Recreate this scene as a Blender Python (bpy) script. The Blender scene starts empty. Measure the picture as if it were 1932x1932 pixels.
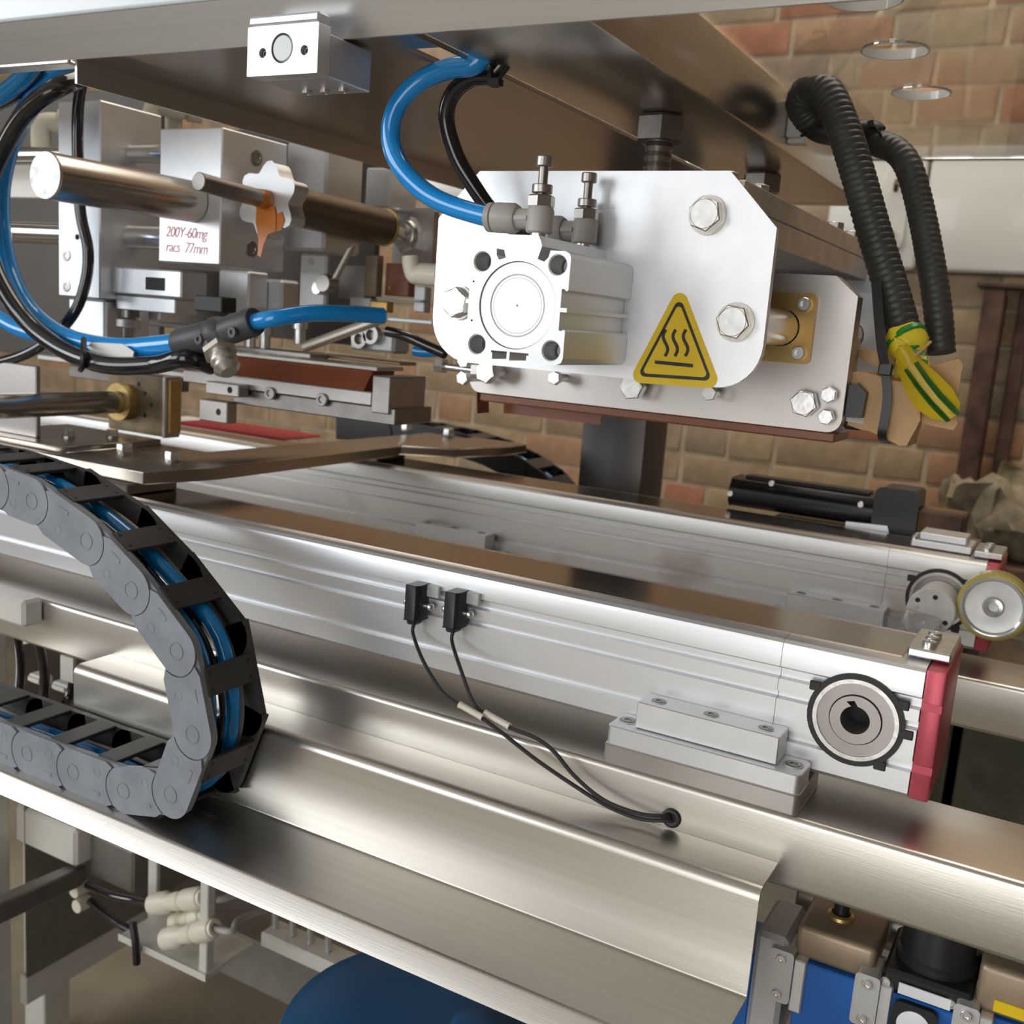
import bpy, bmesh, math, random
from mathutils import Vector, Matrix
random.seed(7)
PI = math.pi
sc = bpy.context.scene
COL = sc.collection

# ------------------------------------------------------------------ camera
CAM = Vector((.30, -.64, 1.25))
RC = ((0.86987033, 0.48768128, 0.07411187),      # camera right, down, forward in machine axes
      (0.15193297, -0.12194469, -0.98083937),
      (-0.46929945, 0.8644631, -0.18017093))
FPX = 1972.37
cd = bpy.data.cameras.new('camera'); cam = bpy.data.objects.new('camera', cd); COL.objects.link(cam)
cd.sensor_width = 36; cd.lens = FPX / 1932 * 36; cd.clip_start = .01; cd.clip_end = 60
r, d, f = (Vector(v).normalized() for v in RC)
cam.matrix_world = Matrix(((r.x, -d.x, -f.x, CAM.x), (r.y, -d.y, -f.y, CAM.y), (r.z, -d.z, -f.z, CAM.z), (0, 0, 0, 1)))
sc.camera = cam
cd.dof.use_dof = True; cd.dof.focus_distance = .66; cd.dof.aperture_fstop = 12.5

# ------------------------------------------------------------------ world, daylight and fill lamps, exposure
sc.view_settings.view_transform = 'Standard'; sc.view_settings.look = 'None'
sc.view_settings.gamma = 1; sc.view_settings.use_curve_mapping = False
sc.view_settings.exposure = -0.1
w = bpy.data.worlds.new('world'); sc.world = w; w.use_nodes = True
nt = w.node_tree; bg = nt.nodes['Background']
bg.inputs[0].default_value = (.86, .93, 1, 1); bg.inputs[1].default_value = 1.5

def area(name, loc, target, sx, sy, power, col):
    l = bpy.data.lights.new(name, 'AREA'); l.shape = 'RECTANGLE'; l.size = sx; l.size_y = sy
    l.energy = power; l.color = col
    o = bpy.data.objects.new(name, l); COL.objects.link(o); o.location = loc
    o.rotation_euler = (Vector(target) - Vector(loc)).to_track_quat('-Z', 'Y').to_euler()
    return o
# daylight through the front and left windows; the other two lamps are added fill
area('daylight_front_window', (-2.4, -3.12, 1.85), (-2.4, 0, 1.75), 1.7, 1.7, 36, (.93, .97, 1))
area('fill_front_doorway', (.25, -3.12, 1.25), (.25, 0, 1.2), 1.5, 2.3, 24, (1, .95, .88))  # fill lamp in an unseen doorway, brightening the right modules and tray
area('daylight_left_window', (-3.42, -2.2, 1.9), (0, -2.2, 1.7), 1.6, 1.4, 34, (.95, .98, 1))
area('fill_overhead', (-.2, .9, 3.15), (-.2, .9, 0), 2.0, 1.2, 34, (1, .93, .82))  # added below the closed ceiling to lift the ambient light and bricks

# ------------------------------------------------------------------ helpers
def W(px, py, x=None, y=None, z=None):
    """the point of the machine that a photo pixel shows, on a plane of known x, y or z"""
    v = ((px - 966) / FPX, (py - 966) / FPX, 1.)
    dr = Vector([RC[0][i] * v[0] + RC[1][i] * v[1] + RC[2][i] * v[2] for i in range(3)])
    if x is not None: t = (x - CAM.x) / dr.x
    elif y is not None: t = (y - CAM.y) / dr.y
    else: t = (z - CAM.z) / dr.z
    return CAM + dr * t

MATS = {}
def mat(name, col, metal=0., rough=.5, var=0., vscale=40., bump=0., bscale=300., brush=None, coat=0., spec=.5,
        trans=0., col2=None, dirt=None, dscale=12., dlo=.5, dhi=.65, aniso=0., stretch=None, rvar=0.):
    m = bpy.data.materials.new(name); m.use_nodes = True; MATS[name] = m
    t = m.node_tree; N = t.nodes; L = t.links; b = N['Principled BSDF']
    b.inputs['Metallic'].default_value = metal; b.inputs['Roughness'].default_value = rough
    b.inputs['Coat Weight'].default_value = coat; b.inputs['Specular IOR Level'].default_value = spec
    b.inputs['Transmission Weight'].default_value = trans
    b.inputs['Base Color'].default_value = (*col, 1)
    if not (var or bump or brush or dirt or col2 or rvar): return m
    tc = N.new('ShaderNodeTexCoord'); src = tc.outputs['Object']
    def noise(scale, st=None, detail=4.):
        n = N.new('ShaderNodeTexNoise'); n.inputs['Scale'].default_value = scale; n.inputs['Detail'].default_value = detail
        if st:
            mp = N.new('ShaderNodeMapping'); mp.inputs['Scale'].default_value = st
            L.new(src, mp.inputs['Vector']); L.new(mp.outputs[0], n.inputs['Vector'])
        else: L.new(src, n.inputs['Vector'])
        return n
    colour = None
    if var or col2:
        n = noise(vscale, stretch or brush)
        rp = N.new('ShaderNodeValToRGB'); L.new(n.outputs['Fac'], rp.inputs[0])
        a = tuple(max(0, c * (1 - var)) for c in col); z = tuple(min(1, c * (1 + var)) for c in (col2 or col))
        rp.color_ramp.elements[0].position = .32; rp.color_ramp.elements[1].position = .68
        rp.color_ramp.elements[0].color = (*a, 1); rp.color_ramp.elements[1].color = (*z, 1)
        colour = rp.outputs[0]
    if dirt:
        n = noise(dscale, stretch, 6.)
        rp = N.new('ShaderNodeValToRGB'); L.new(n.outputs['Fac'], rp.inputs[0])
        rp.color_ramp.elements[0].position = dlo; rp.color_ramp.elements[1].position = dhi
        mx = N.new('ShaderNodeMix'); mx.data_type = 'RGBA'
        L.new(rp.outputs[0], mx.inputs[0])
        if colour: L.new(colour, mx.inputs[6])
        else: mx.inputs[6].default_value = (*col, 1)
        mx.inputs[7].default_value = (*dirt, 1); colour = mx.outputs[2]
    if colour: L.new(colour, b.inputs['Base Color'])
    if rvar:
        n = noise(vscale * .6, stretch or brush)
        mr = N.new('ShaderNodeMapRange'); mr.inputs[3].default_value = max(0.02, rough - rvar); mr.inputs[4].default_value = rough + rvar
        L.new(n.outputs['Fac'], mr.inputs[0]); L.new(mr.outputs[0], b.inputs['Roughness'])
    if bump or brush:
        n = noise(bscale, brush)
        bp = N.new('ShaderNodeBump'); bp.inputs['Strength'].default_value = bump or .1; bp.inputs['Distance'].default_value = .001
        L.new(n.outputs['Fac'], bp.inputs['Height']); L.new(bp.outputs[0], b.inputs['Normal'])
    return m

mat('alu', (.75, .76, .78), .94, .44, var=.03, vscale=60, bump=.05, bscale=900)
mat('alu_cyl', (.76, .77, .78), .85, .46, var=.02, bump=.04, bscale=900)
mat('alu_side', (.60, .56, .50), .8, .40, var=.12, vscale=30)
mat('alu_profile', (.80, .81, .83), .72, .36, brush=(1, 40, 40), bscale=30, bump=.03, var=.02)
mat('alu_dirty', (.74, .73, .71), .7, .40, brush=(1, 40, 40), bscale=30, bump=.03, var=.04, dirt=(.42, .34, .27), dscale=9, dlo=.62, dhi=.8)
mat('jaw_steel', (.53, .50, .48), .92, .38, var=.07, vscale=18, rvar=.06)
mat('stainless', (.62, .58, .53), 1., .27, var=.04, vscale=6, brush=(1, 60, 60), bscale=20, bump=.04)
mat('stainless_front', (.74, .74, .73), 1., .32, var=.03, vscale=6, brush=(1, 60, 60), bscale=20, bump=.03)
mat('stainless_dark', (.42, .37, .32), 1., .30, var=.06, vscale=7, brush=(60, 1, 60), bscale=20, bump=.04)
mat('tray_steel', (.72, .69, .64), 1., .33, var=.04, vscale=5, brush=(1, 50, 50), bscale=25, bump=.05)
mat('strip_steel', (.40, .33, .27), 1., .16, var=.06, vscale=8, brush=(1, 60, 60), bscale=20, bump=.02)
mat('zinc', (.76, .76, .75), .95, .30, var=.10, vscale=160, bump=.10, bscale=260)
mat('bolt_side', (.55, .52, .48), .95, .34, var=.1, vscale=100)
mat('dark_steel', (.30, .28, .26), .95, .36, var=.12, vscale=60)
mat('chrome', (.78, .77, .75), 1., .20)
mat('shaft_steel', (.52, .48, .43), 1., .24, var=.05, vscale=30)
mat('shaft_end', (.56, .56, .55), .85, .45, var=.35, vscale=120, bump=.5, bscale=120)
mat('brass', (.58, .42, .17), .9, .38, var=.25, vscale=45, col2=(.42, .25, .08))
mat('bronze_rim', (.66, .48, .20), .85, .40, var=.1)
mat('brown_sleeve', (.20, .155, .115), .75, .38, var=.08)
mat('blue_hose', (.008, .30, .80), 0., .14, coat=.6, var=.06, vscale=14)
mat('black_hose', (.012, .012, .014), 0., .16, coat=.6)
mat('black_rubber', (.022, .022, .022), 0., .5)
mat('conduit', (.055, .054, .050), 0., .45, var=.12, vscale=60)
mat('black_plastic', (.018, .019, .021), 0., .34)
mat('black_motor', (.012, .012, .014), .3, .28)
mat('chain_grey', (.26, .28, .32), 0., .48, var=.12, vscale=50, bump=.05)  # lightened grey-blue: sheen of the near side put into the colour
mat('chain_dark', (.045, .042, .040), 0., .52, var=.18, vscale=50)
mat('grey_plastic', (.44, .42, .39), 0., .42, var=.03)
mat('tee_plastic', (.075, .080, .085), 0., .45, var=.2, vscale=30)
mat('valve_metal', (.42, .39, .37), .85, .34, var=.1)
mat('cream_plastic', (.76, .72, .60), 0., .38)
mat('white_plastic', (.82, .82, .80), 0., .38)
mat('white_film', (.80, .87, .93), 0., .30, coat=.2)
mat('white_paint', (.74, .72, .66), 0., .30, var=.03, vscale=4, coat=.2)
mat('paper', (.88, .89, .91), 0., .7)
mat('red_ink', (.82, .38, .40), 0., .7)
mat('red_cap', (.52, .085, .12), .45, .36, var=.05)
mat('red_block', (.42, .02, .035), 0., .42)
mat('teflon_brown', (.22, .075, .038), 0., .30, var=.2, vscale=8, coat=.2)
mat('copper_film', (.26, .075, .035), .2, .28, var=.3, vscale=9, stretch=(1, 1, 1))
mat('orange_grease', (.55, .17, .02), 0., .30, var=.15)
mat('yellow_sticker', (.86, .60, .008), 0., .30, coat=.3)
mat('black_ink', (.012, .012, .012), 0., .4)
mat('masking_tape', (.58, .36, .17), 0., .55, var=.10, vscale=35, bump=.2, bscale=90)
mat('earth_yellow', (.95, .76, .04), 0., .34, coat=.2)
mat('earth_green', (.04, .30, .05), 0., .34, coat=.2)
mat('acrylic', (.985, .985, .97), 0., .015, trans=1.)
mat('acrylic_edge', (.95, .95, .92), 0., .2, coat=.5)
mat('mortar', (.56, .46, .33), 0., .9, var=.15, vscale=20, bump=.6, bscale=60)
BRICK = []
for i, c in enumerate([(.33, .235, .15), (.36, .21, .125), (.37, .165, .095), (.31, .24, .165), (.38, .28, .175), (.28, .215, .155), (.34, .25, .15)]):
    BRICK.append(mat('brick_%d' % i, tuple(v * 1.28 for v in c), 0., .85, var=.22, vscale=18, bump=.7, bscale=70, dirt=(.27, .21, .155), dscale=8, dlo=.58, dhi=.8))
mat('rust', (.13, .075, .055), .2, .75, var=.4, vscale=25, bump=.6, bscale=70, dirt=(.26, .16, .06), dscale=14, dlo=.62, dhi=.72)
mat('concrete', (.34, .29, .22), 0., .75, var=.2, vscale=3, bump=.3, bscale=40, dirt=(.22, .20, .15), dscale=4, dlo=.45, dhi=.7)
mat('plaster', (.50, .43, .34), 0., .9, var=.1, vscale=3)
mat('cement_moss', (.17, .16, .12), 0., .85, var=.35, vscale=7, bump=.6, bscale=40, dirt=(.10, .11, .07), dscale=6, dlo=.45, dhi=.65)
mat('plaster_dark', (.17, .13, .10), 0., .9, var=.1, vscale=3)
mat('roof_sheet', (.46, .42, .37), 0., .8, var=.1, vscale=2)
mat('window_frame_paint', (.55, .55, .52), 0., .5)
mat('sack', (.30, .25, .17), 0., .9, var=.3, vscale=40, bump=.6, bscale=120)
mat('frame_cream', (.70, .69, .63), .2, .4, var=.03)
mat('frame_grey', (.26, .245, .22), .5, .45, var=.1)
mat('unit_blue', (.010, .13, .50), 0., .35, coat=.2)
mat('unit_grey', (.55, .56, .56), .3, .42)
mat('unit_tan', (.36, .28, .20), .5, .42, var=.1)
mat('drum_blue', (.008, .10, .26), 0., .38, var=.1, vscale=6)
mat('foam', (.85, .84, .80), 0., .8, bump=.5, bscale=200)
mat('wheel_clear', (.72, .73, .72), .55, .16, var=.15, vscale=40)
mat('wheel_rim', (.52, .44, .12), .1, .28, coat=.3)
mat('bag_film', (.80, .79, .76), 0., .22, trans=.55)
mat('nylon', (.72, .71, .68), 0., .4, var=.12, vscale=50, dirt=(.45, .33, .18), dscale=50, dlo=.6, dhi=.75)
mat('dark_recess', (.02, .02, .02), 0., .7)  # near-black discs and fills stand in for the shade inside holes
mat('post_dark', (.085, .08, .078), .6, .35, var=.1, vscale=8)
mat('backdrop_dark', (.085, .075, .065), .3, .5, var=.15, vscale=6)  # dark tone for the plates that darken the left background
mat('bush_brown', (.20, .15, .09), .6, .4, var=.3, vscale=40)
mat('dial_face', (.85, .88, .92), 0., .3)

def mesh_obj(name, bm, m, parent=None, smooth=35, loc=None, bevel=0., seg=1):
    """one mesh object; its vertices are given in machine coordinates"""
    if bevel:
        bm.normal_update()
        es = [e for e in bm.edges if len(e.link_faces) == 2 and e.calc_face_angle(0) > math.radians(30)]
        bmesh.ops.bevel(bm, geom=es, offset=bevel, segments=seg, affect='EDGES', profile=.5, clamp_overlap=True)
    bmesh.ops.recalc_face_normals(bm, faces=bm.faces)
    if loc is None:
        if parent is not None: loc = Vector(parent['_at'])
        else:
            xs = [v.co for v in bm.verts]
            loc = Vector(((min(v.x for v in xs) + max(v.x for v in xs)) / 2, (min(v.y for v in xs) + max(v.y for v in xs)) / 2, min(v.z for v in xs)))
    loc = Vector(loc)
    bmesh.ops.translate(bm, verts=bm.verts, vec=-loc)
    me = bpy.data.meshes.new(name); bm.to_mesh(me); bm.free()
    me.materials.append(MATS[m] if isinstance(m, str) else m)
    if smooth:
        me.shade_smooth(); me.set_sharp_from_angle(angle=math.radians(smooth))
    o = bpy.data.objects.new(name, me); COL.objects.link(o)
    o['_at'] = tuple(loc)
    if parent is not None:
        o.parent = parent; o.location = loc - Vector(parent['_at'])
    else: o.location = loc
    return o

def tag(o, label, cat=None, group=None, kind=None):
    o['label'] = label
    if cat: o['category'] = cat
    if group: o['group'] = group
    if kind: o['kind'] = kind
    return o

def thing(name, label, cat, at, group=None):
    o = bpy.data.objects.new(name, None); COL.objects.link(o); o.empty_display_size = .02
    o.location = at; o['_at'] = tuple(at)
    return tag(o, label, cat, group)

def struct(o): o['kind'] = 'structure'; return o

# --- shapes (each adds to a bmesh and returns it)
def B(): return bmesh.new()
def box(bm, x0, x1, y0, y1, z0, z1):
    v = [bm.verts.new((x, y, z)) for x in (x0, x1) for y in (y0, y1) for z in (z0, z1)]
    for q in ((0, 1, 3, 2), (4, 6, 7, 5), (0, 4, 5, 1), (2, 3, 7, 6), (0, 2, 6, 4), (1, 5, 7, 3)): bm.faces.new([v[i] for i in q])
    return bm
def obox(bm, c, ax, ay, az):
    """box from a centre and three half-axis vectors"""
    c = Vector(c); ax, ay, az = Vector(ax), Vector(ay), Vector(az)
    v = [bm.verts.new(c + ax * i + ay * j + az * k) for i in (-1, 1) for j in (-1, 1) for k in (-1, 1)]
    for q in ((0, 1, 3, 2), (4, 6, 7, 5), (0, 4, 5, 1), (2, 3, 7, 6), (0, 2, 6, 4), (1, 5, 7, 3)): bm.faces.new([v[i] for i in q])
    return bm
def place(u, v, a, axis):
    return {'x': (a, u, v), 'y': (u, a, v), 'z': (u, v, a)}[axis]
def prism(bm, poly, axis, a0, a1, holes=()):
    """polygon (with holes) in the plane across an axis, given thickness along it"""
    loops = [list(poly)] + [list(h) for h in holes]
    ends = []
    for a in (a0, a1):
        rings = []; es = []
        for lp in loops:
            vs = [bm.verts.new(place(u, v, a, axis)) for u, v in lp]
            rings.append(vs); es += [bm.edges.new((vs[i], vs[(i + 1) % len(vs)])) for i in range(len(vs))]
        if len(loops) == 1: bm.faces.new(rings[0])
        else: bmesh.ops.triangle_fill(bm, use_beauty=True, edges=es)
        ends.append(rings)
    for r0, r1 in zip(*ends):
        n = len(r0)
        for i in range(n): bm.faces.new((r0[i], r0[(i + 1) % n], r1[(i + 1) % n], r1[i]))
    return bm
def circ(cu, cv, r, n=24, a0=0.): return [(cu + r * math.cos(a0 + 2 * PI * i / n), cv + r * math.sin(a0 + 2 * PI * i / n)) for i in range(n)]
def rrect(u0, u1, v0, v1, r, n=5, rs=None):
    rs = rs or (r, r, r, r); out = []
    for (cu, cv, a), q in zip(((u1, v1, 0), (u0, v1, PI / 2), (u0, v0, PI), (u1, v0, 1.5 * PI)), rs):
        su = -1 if cu == u1 else 1; sv = -1 if cv == v1 else 1
        if q <= 0: out.append((cu, cv)); continue
        for i in range(n + 1):
            t = a + PI / 2 * i / n
            out.append((cu + su * q + q * math.cos(t), cv + sv * q + q * math.sin(t)))
    return out
def frame_of(dirv):
    dz = Vector(dirv).normalized(); up = Vector((0, 0, 1)) if abs(dz.z) < .9 else Vector((1, 0, 0))
    ux = up.cross(dz).normalized(); return ux, dz.cross(ux), dz
def lathe(bm, org, dirv, prof, n=24, rot=0., capped=True):
    """profile of (distance along, radius) turned about a line"""
    ux, uy, dz = frame_of(dirv); org = Vector(org); rings = []
    for t, r in prof:
        if r <= 1e-7: rings.append([bm.verts.new(org + dz * t)])
        else: rings.append([bm.verts.new(org + dz * t + ux * r * math.cos(rot + 2 * PI * i / n) + uy * r * math.sin(rot + 2 * PI * i / n)) for i in range(n)])
    for a, b in zip(rings, rings[1:]):
        for i in range(n):
            j = (i + 1) % n
            if len(a) == 1 and len(b) == 1: continue
            if len(a) == 1: bm.faces.new((a[0], b[i], b[j]))
            elif len(b) == 1: bm.faces.new((a[i], a[j], b[0]))
            else: bm.faces.new((a[i], a[j], b[j], b[i]))
    if capped:
        for q in (rings[0], rings[-1]):
            if len(q) > 2: bm.faces.new(q)
    return bm
def cyl(bm, p0, p1, r, n=20, rot=0.):
    p0, p1 = Vector(p0), Vector(p1); L = (p1 - p0).length; c = min(r * .08, L * .2)
    return lathe(bm, p0, p1 - p0, [(0, r - c), (c, r), (L - c, r), (L, r - c)], n, rot)
def hexa(bm, p0, p1, r, rot=0.):
    p0, p1 = Vector(p0), Vector(p1); L = (p1 - p0).length
    return lathe(bm, p0, p1 - p0, [(0, r), (L * .86, r), (L, r * .86)], 6, rot)
def smooth_path(pts, k=6):
    pts = [Vector(p) for p in pts]; out = []
    P = [pts[0] * 2 - pts[1]] + pts + [pts[-1] * 2 - pts[-2]]
    for i in range(1, len(P) - 2):
        a, b, c, e = P[i - 1], P[i], P[i + 1], P[i + 2]
        for j in range(k):
            t = j / k
            out.append(.5 * ((2 * b) + (c - a) * t + (2 * a - 5 * b + 4 * c - e) * t * t + (3 * b - a - 3 * c + e) * t ** 3))
    out.append(pts[-1]); return out
def tube(bm, pts, r, n=12, k=6, rad=None, smooth=True):
    path = smooth_path(pts, k) if smooth else [Vector(p) for p in pts]
    N = len(path); prev = None; rings = []
    for i, p in enumerate(path):
        tg = (path[min(i + 1, N - 1)] - path[max(i - 1, 0)]).normalized()
        if prev is None: ux, uy, _ = frame_of(tg)
        else:
            ux = (prev - tg * prev.dot(tg)).normalized(); uy = tg.cross(ux)
        prev = ux; rr = rad(i, N) if rad else r
        rings.append([bm.verts.new(p + ux * rr * math.cos(2 * PI * q / n) + uy * rr * math.sin(2 * PI * q / n)) for q in range(n)])
    for a, b in zip(rings, rings[1:]):
        for q in range(n): bm.faces.new((a[q], a[(q + 1) % n], b[(q + 1) % n], b[q]))
    bm.faces.new(rings[0]); bm.faces.new(rings[-1])
    return bm

# --- bolts: mesh data shared between alike bolts, pointing along -y (towards the viewer)
CACHE = {}
def shared(key, make):
    if key not in CACHE: CACHE[key] = make()
    return CACHE[key]
AXIS_ROT = {'-y': (0, 0, 0), '+z': (-PI / 2, 0, 0), '+x': (0, 0, PI / 2), '-z': (PI / 2, 0, 0), '-x': (0, 0, -PI / 2)}
def inst(name, me, parent, p, axis='-y', spin=0.):
    o = bpy.data.objects.new(name, me); COL.objects.link(o); o.parent = parent
    o['_at'] = tuple(p); o.location = Vector(p) - Vector(parent['_at'])
    o.rotation_euler = (0, spin, 0) if axis == '-y' else AXIS_ROT[axis]
    return o
def finish(bm, m, smooth=30):
    bmesh.ops.recalc_face_normals(bm, faces=bm.faces)
    me = bpy.data.meshes.new('fastener'); bm.to_mesh(me); bm.free(); me.materials.append(MATS[m]); me.shade_smooth(); me.set_sharp_from_angle(angle=math.radians(smooth)); return me
def hex_bolt(parent, p, r, h, shank=0., axis='-y', washer=True, m='zinc', spin=.3, name='bolt'):
    """hex head whose underside stands `shank` off the surface point p"""
    def mk():
        bm = B(); lathe(bm, (0, -shank, 0), (0, -1, 0), [(0, r), (h * .88, r), (h * .97, r * .93)], 6); lathe(bm, (0, -shank, 0), (0, -1, 0), [(h * .95, r * .84), (h, r * .79), (h, 0)], 28)
        if shank: lathe(bm, (0, 0, 0), (0, -1, 0), [(0, r * .56), (shank, r * .56)], 16)
        return finish(bm, m)
    o = inst(name, shared(('hex', r, h, shank, m), mk), parent, p, axis, spin)
    if washer:
        def mw():
            bm = B(); lathe(bm, (0, 0, 0), (0, -1, 0), [(0, r * 1.12), (h * .22, r * 1.12), (h * .22, r * .6)], 20); return finish(bm, 'bolt_side')
        ws = inst('washer', shared(('washer', r, h), mw), o, p, '-y'); ws.location = (0, 0, 0)
    return o
def cap_screw(parent, p, r, h, axis='-y', m='zinc', name='screw'):
    def mk():
        bm = B(); lathe(bm, (0, 0, 0), (0, -1, 0), [(0, r), (h * .85, r), (h, r * .9), (h, r * .55), (h * .45, r * .5), (h * .45, 0)], 16)
        return finish(bm, m)
    return inst(name, shared(('cap', r, h, m), mk), parent, p, axis)

# ================================================================== the setting
YW = 1.75                                                     # face of the brick wall
floor = struct(tag(mesh_obj('floor', box(B(), -3.6, 2.6, -3.3, 2.0, -.1, 0), 'concrete', smooth=0), 'stained grey concrete floor of the workshop'))
struct(mesh_obj('ceiling', box(B(), -3.6, 2.6, -3.3, 2.0, 3.25, 3.33), 'roof_sheet', smooth=0))
struct(mesh_obj('wall_right', box(B(), 2.5, 2.6, -3.3, 2.0, 0, 3.25), 'plaster_dark', smooth=0))
struct(mesh_obj('wall_left', prism(B(), [(-3.3, 0), (2.0, 0), (2.0, 3.25), (-3.3, 3.25)], 'x', -3.6, -3.5, holes=[[(-3.0, 1.2), (-1.4, 1.2), (-1.4, 2.6), (-3.0, 2.6)]]), 'plaster_dark', smooth=0))
struct(mesh_obj('wall_front', prism(B(), [(-3.6, 0), (2.6, 0), (2.6, 3.25), (-3.6, 3.25)], 'y', -3.3, -3.2,
       holes=[[(-3.25, 1.0), (-1.55, 1.0), (-1.55, 2.7), (-3.25, 2.7)], [(-.5, .05), (1.0, .05), (1.0, 2.4), (-.5, 2.4)]]), 'plaster', smooth=0))
def window(name, axis, u0, u1, v0, v1, a):
    o = None
    bm = prism(B(), [(u0, v0), (u1, v0), (u1, v1), (u0, v1)], axis, a - .03, a + .03, holes=[[(u0 + .06, v0 + .06), (u1 - .06, v0 + .06), (u1 - .06, v1 - .06), (u0 + .06, v1 - .06)]])
    o = struct(mesh_obj(name, bm, 'window_frame_paint', smooth=0)); m = (u0 + u1) / 2
    bm = B(); p0 = place(m - .02, v0 + .06, a - .02, axis); p1 = place(m + .02, v1 - .06, a + .02, axis)
    box(bm, min(p0[0], p1[0]), max(p0[0], p1[0]), min(p0[1], p1[1]), max(p0[1], p1[1]), p0[2], p1[2])
    mesh_obj('mullion', bm, 'window_frame_paint', o, smooth=0)
window('window_1', 'y', -3.25, -1.55, 1.0, 2.7, -3.25)
window('fill_doorway', 'y', -.5, 1.0, .05, 2.4, -3.25)  # unseen doorway, widened for its fill light and reflections
window('window_3', 'x', -3.0, -1.4, 1.2, 2.6, -3.55)

struct(tag(mesh_obj('baseboard_back', box(B(), -3.5, 2.5, YW - .03, YW - .0125, 0, .53), 'cement_moss', bevel=.006), 'mossy grey cement plinth along the foot of the brick wall'))
# brick wall: mortar bed with single bricks standing proud of it
wall = struct(tag(mesh_obj('wall_back', box(B(), -3.6, 2.6, YW, YW + .2, 0, 3.25), 'mortar', smooth=0), 'old brown brick wall behind the machine'))
CH = .0745
def brick_mesh(L, k):
    def mk():
        rnd = random.Random(k * 31 + int(L * 1000)); bm = B(); box(bm, -L / 2, L / 2, -.006, .03, 0, .066)
        for v in bm.verts: v.co += Vector((rnd.uniform(-.002, .002), rnd.uniform(-.002, .002) if v.co.y < 0 else 0, rnd.uniform(-.002, .002)))
        es = [e for e in bm.edges if e.verts[0].co.y < 0 and e.verts[1].co.y < 0]
        bmesh.ops.bevel(bm, geom=es, offset=.004, segments=2, affect='EDGES', profile=.5)
        me = finish(bm, 'mortar', 50); me.materials.clear(); me.materials.append(BRICK[k]); return me
    return shared(('brick', L, k), mk)
rb = random.Random(5)
rest = {k: B() for k in range(3)}
n_brick = 0
def seen(x, z):
    if z > 1.96 or z < .62 or x > .42: return False
    lim = -1.55 if z < 1.30 else (-.50 if z < 1.45 else -.62)
    return x > lim
cand = []
for row in range(0, 43):
    z = row * CH + .005; x = -3.5 + rb.uniform(0, .2)
    while x < 2.45:
        L = .205 if (row % 2 == 0 or rb.random() < .25) else rb.choice([.10, .15, .205])
        k = rb.choices(range(7), (4, 3, 2, 4, 3, 3, 4))[0]
        cand.append((x + L / 2, z, L, k)); x += L + .011
for x, z, L, k in cand:
    if seen(x, z) and n_brick < 300:
        inst('brick', brick_mesh(L, k), wall, (x, YW, z)); n_brick += 1
    else:
        box(rest[k % 3], x - L / 2, x + L / 2, YW - .006, YW + .02, z, z + .066)
for k in rest:
    o = mesh_obj('brickwork', rest[k], BRICK[(0, 1, 4)[k]], wall, smooth=0); o['kind'] = 'stuff'

# white enamelled panels on the brick wall, with a hook plate
def panel(px0, px1, label):
    x0 = W(px0, 400, y=YW - .045).x; x1 = W(px1, 400, y=YW - .045).x; z1 = W(1742, 301, y=YW - .045).z; z0 = W(1742, 510, y=YW - .045).z
    t = thing('wall_panel', label, 'panel', ((x0 + x1) / 2, YW, z0), 'white wall panels')
    mesh_obj('face', box(B(), x0 + .002, x1 - .002, YW - .045, YW - .012, z0, z1), 'white_paint', t, bevel=.008, seg=3)
    mesh_obj('backing', box(B(), x0 + .01, x1 - .01, YW - .014, YW + .001, z0 + .01, z1 - .01), 'white_paint', t, smooth=0)
    mesh_obj('top_strip', box(B(), x0 + .002, x1 - .002, YW - .05, YW - .012, z1 + .003, z1 + .03), 'white_paint', t, bevel=.004)
    return x0, x1, z0, z1
panel(1742, 2150, 'white enamelled wall panel to the right of the vertical joint')
panel(1560, 1741, 'white enamelled wall panel behind the two black conduits')
h0 = W(1690, 395, y=YW - .045)
t = thing('hook_plate', 'white oval hook plate with two rusty hooks on the wall panel', 'hook', (h0.x, YW - .045, h0.z - .085))
mesh_obj('plate', prism(B(), rrect(h0.x - .022, h0.x + .022, h0.z - .085, h0.z + .085, .0218, 8), 'y', YW - .055, YW - .0452), 'white_paint', t, bevel=.002)
for dz in (.045, -.06):
    hk = mesh_obj('hook', tube(B(), [(h0.x, YW - .053, h0.z + dz + .012), (h0.x, YW - .075, h0.z + dz + .006), (h0.x + .002, YW - .085, h0.z + dz - .012), (h0.x + .004, YW - .098, h0.z + dz)], .005, 8), 'rust', t)

# rusty steel column against the wall, with a torn sack at its foot
c0 = W(1834, 700, y=YW - .07); c1 = W(1886, 700, y=YW - .07); ct = W(1860, 543, y=YW - .07).z
t = thing('rusty_column', 'rusty steel angle column standing against the brick wall', 'column', (c0.x, YW - .06, 0))
mesh_obj('front_flange', box(B(), c0.x, c1.x - .01, YW - .075, YW - .062, 0, ct), 'rust', t, bevel=.003)
mesh_obj('web', box(B(), c1.x - .022, c1.x - .01, YW - .062, YW - .014, 0, ct - .01), 'rust', t, bevel=.003)
mesh_obj('back_strip', box(B(), c1.x + .012, c1.x + .04, YW - .03, YW - .0125, 0, ct - .004), 'rust', t, bevel=.003)
mesh_obj('top_plate', box(B(), c0.x - .015, c1.x + .05, YW - .08, YW - .013, ct, ct + .012), 'rust', t, bevel=.003)
def crumple(bm, amp, seed, fr=22.):
    from mathutils import noise
    for v in bm.verts:
        q = v.co * fr + Vector((seed, seed * 2.3, 0))
        v.co += Vector((noise.noise(q), noise.noise(q + Vector((9, 3, 1))), noise.noise(q + Vector((2, 8, 5))))) * amp
    return bm
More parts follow.
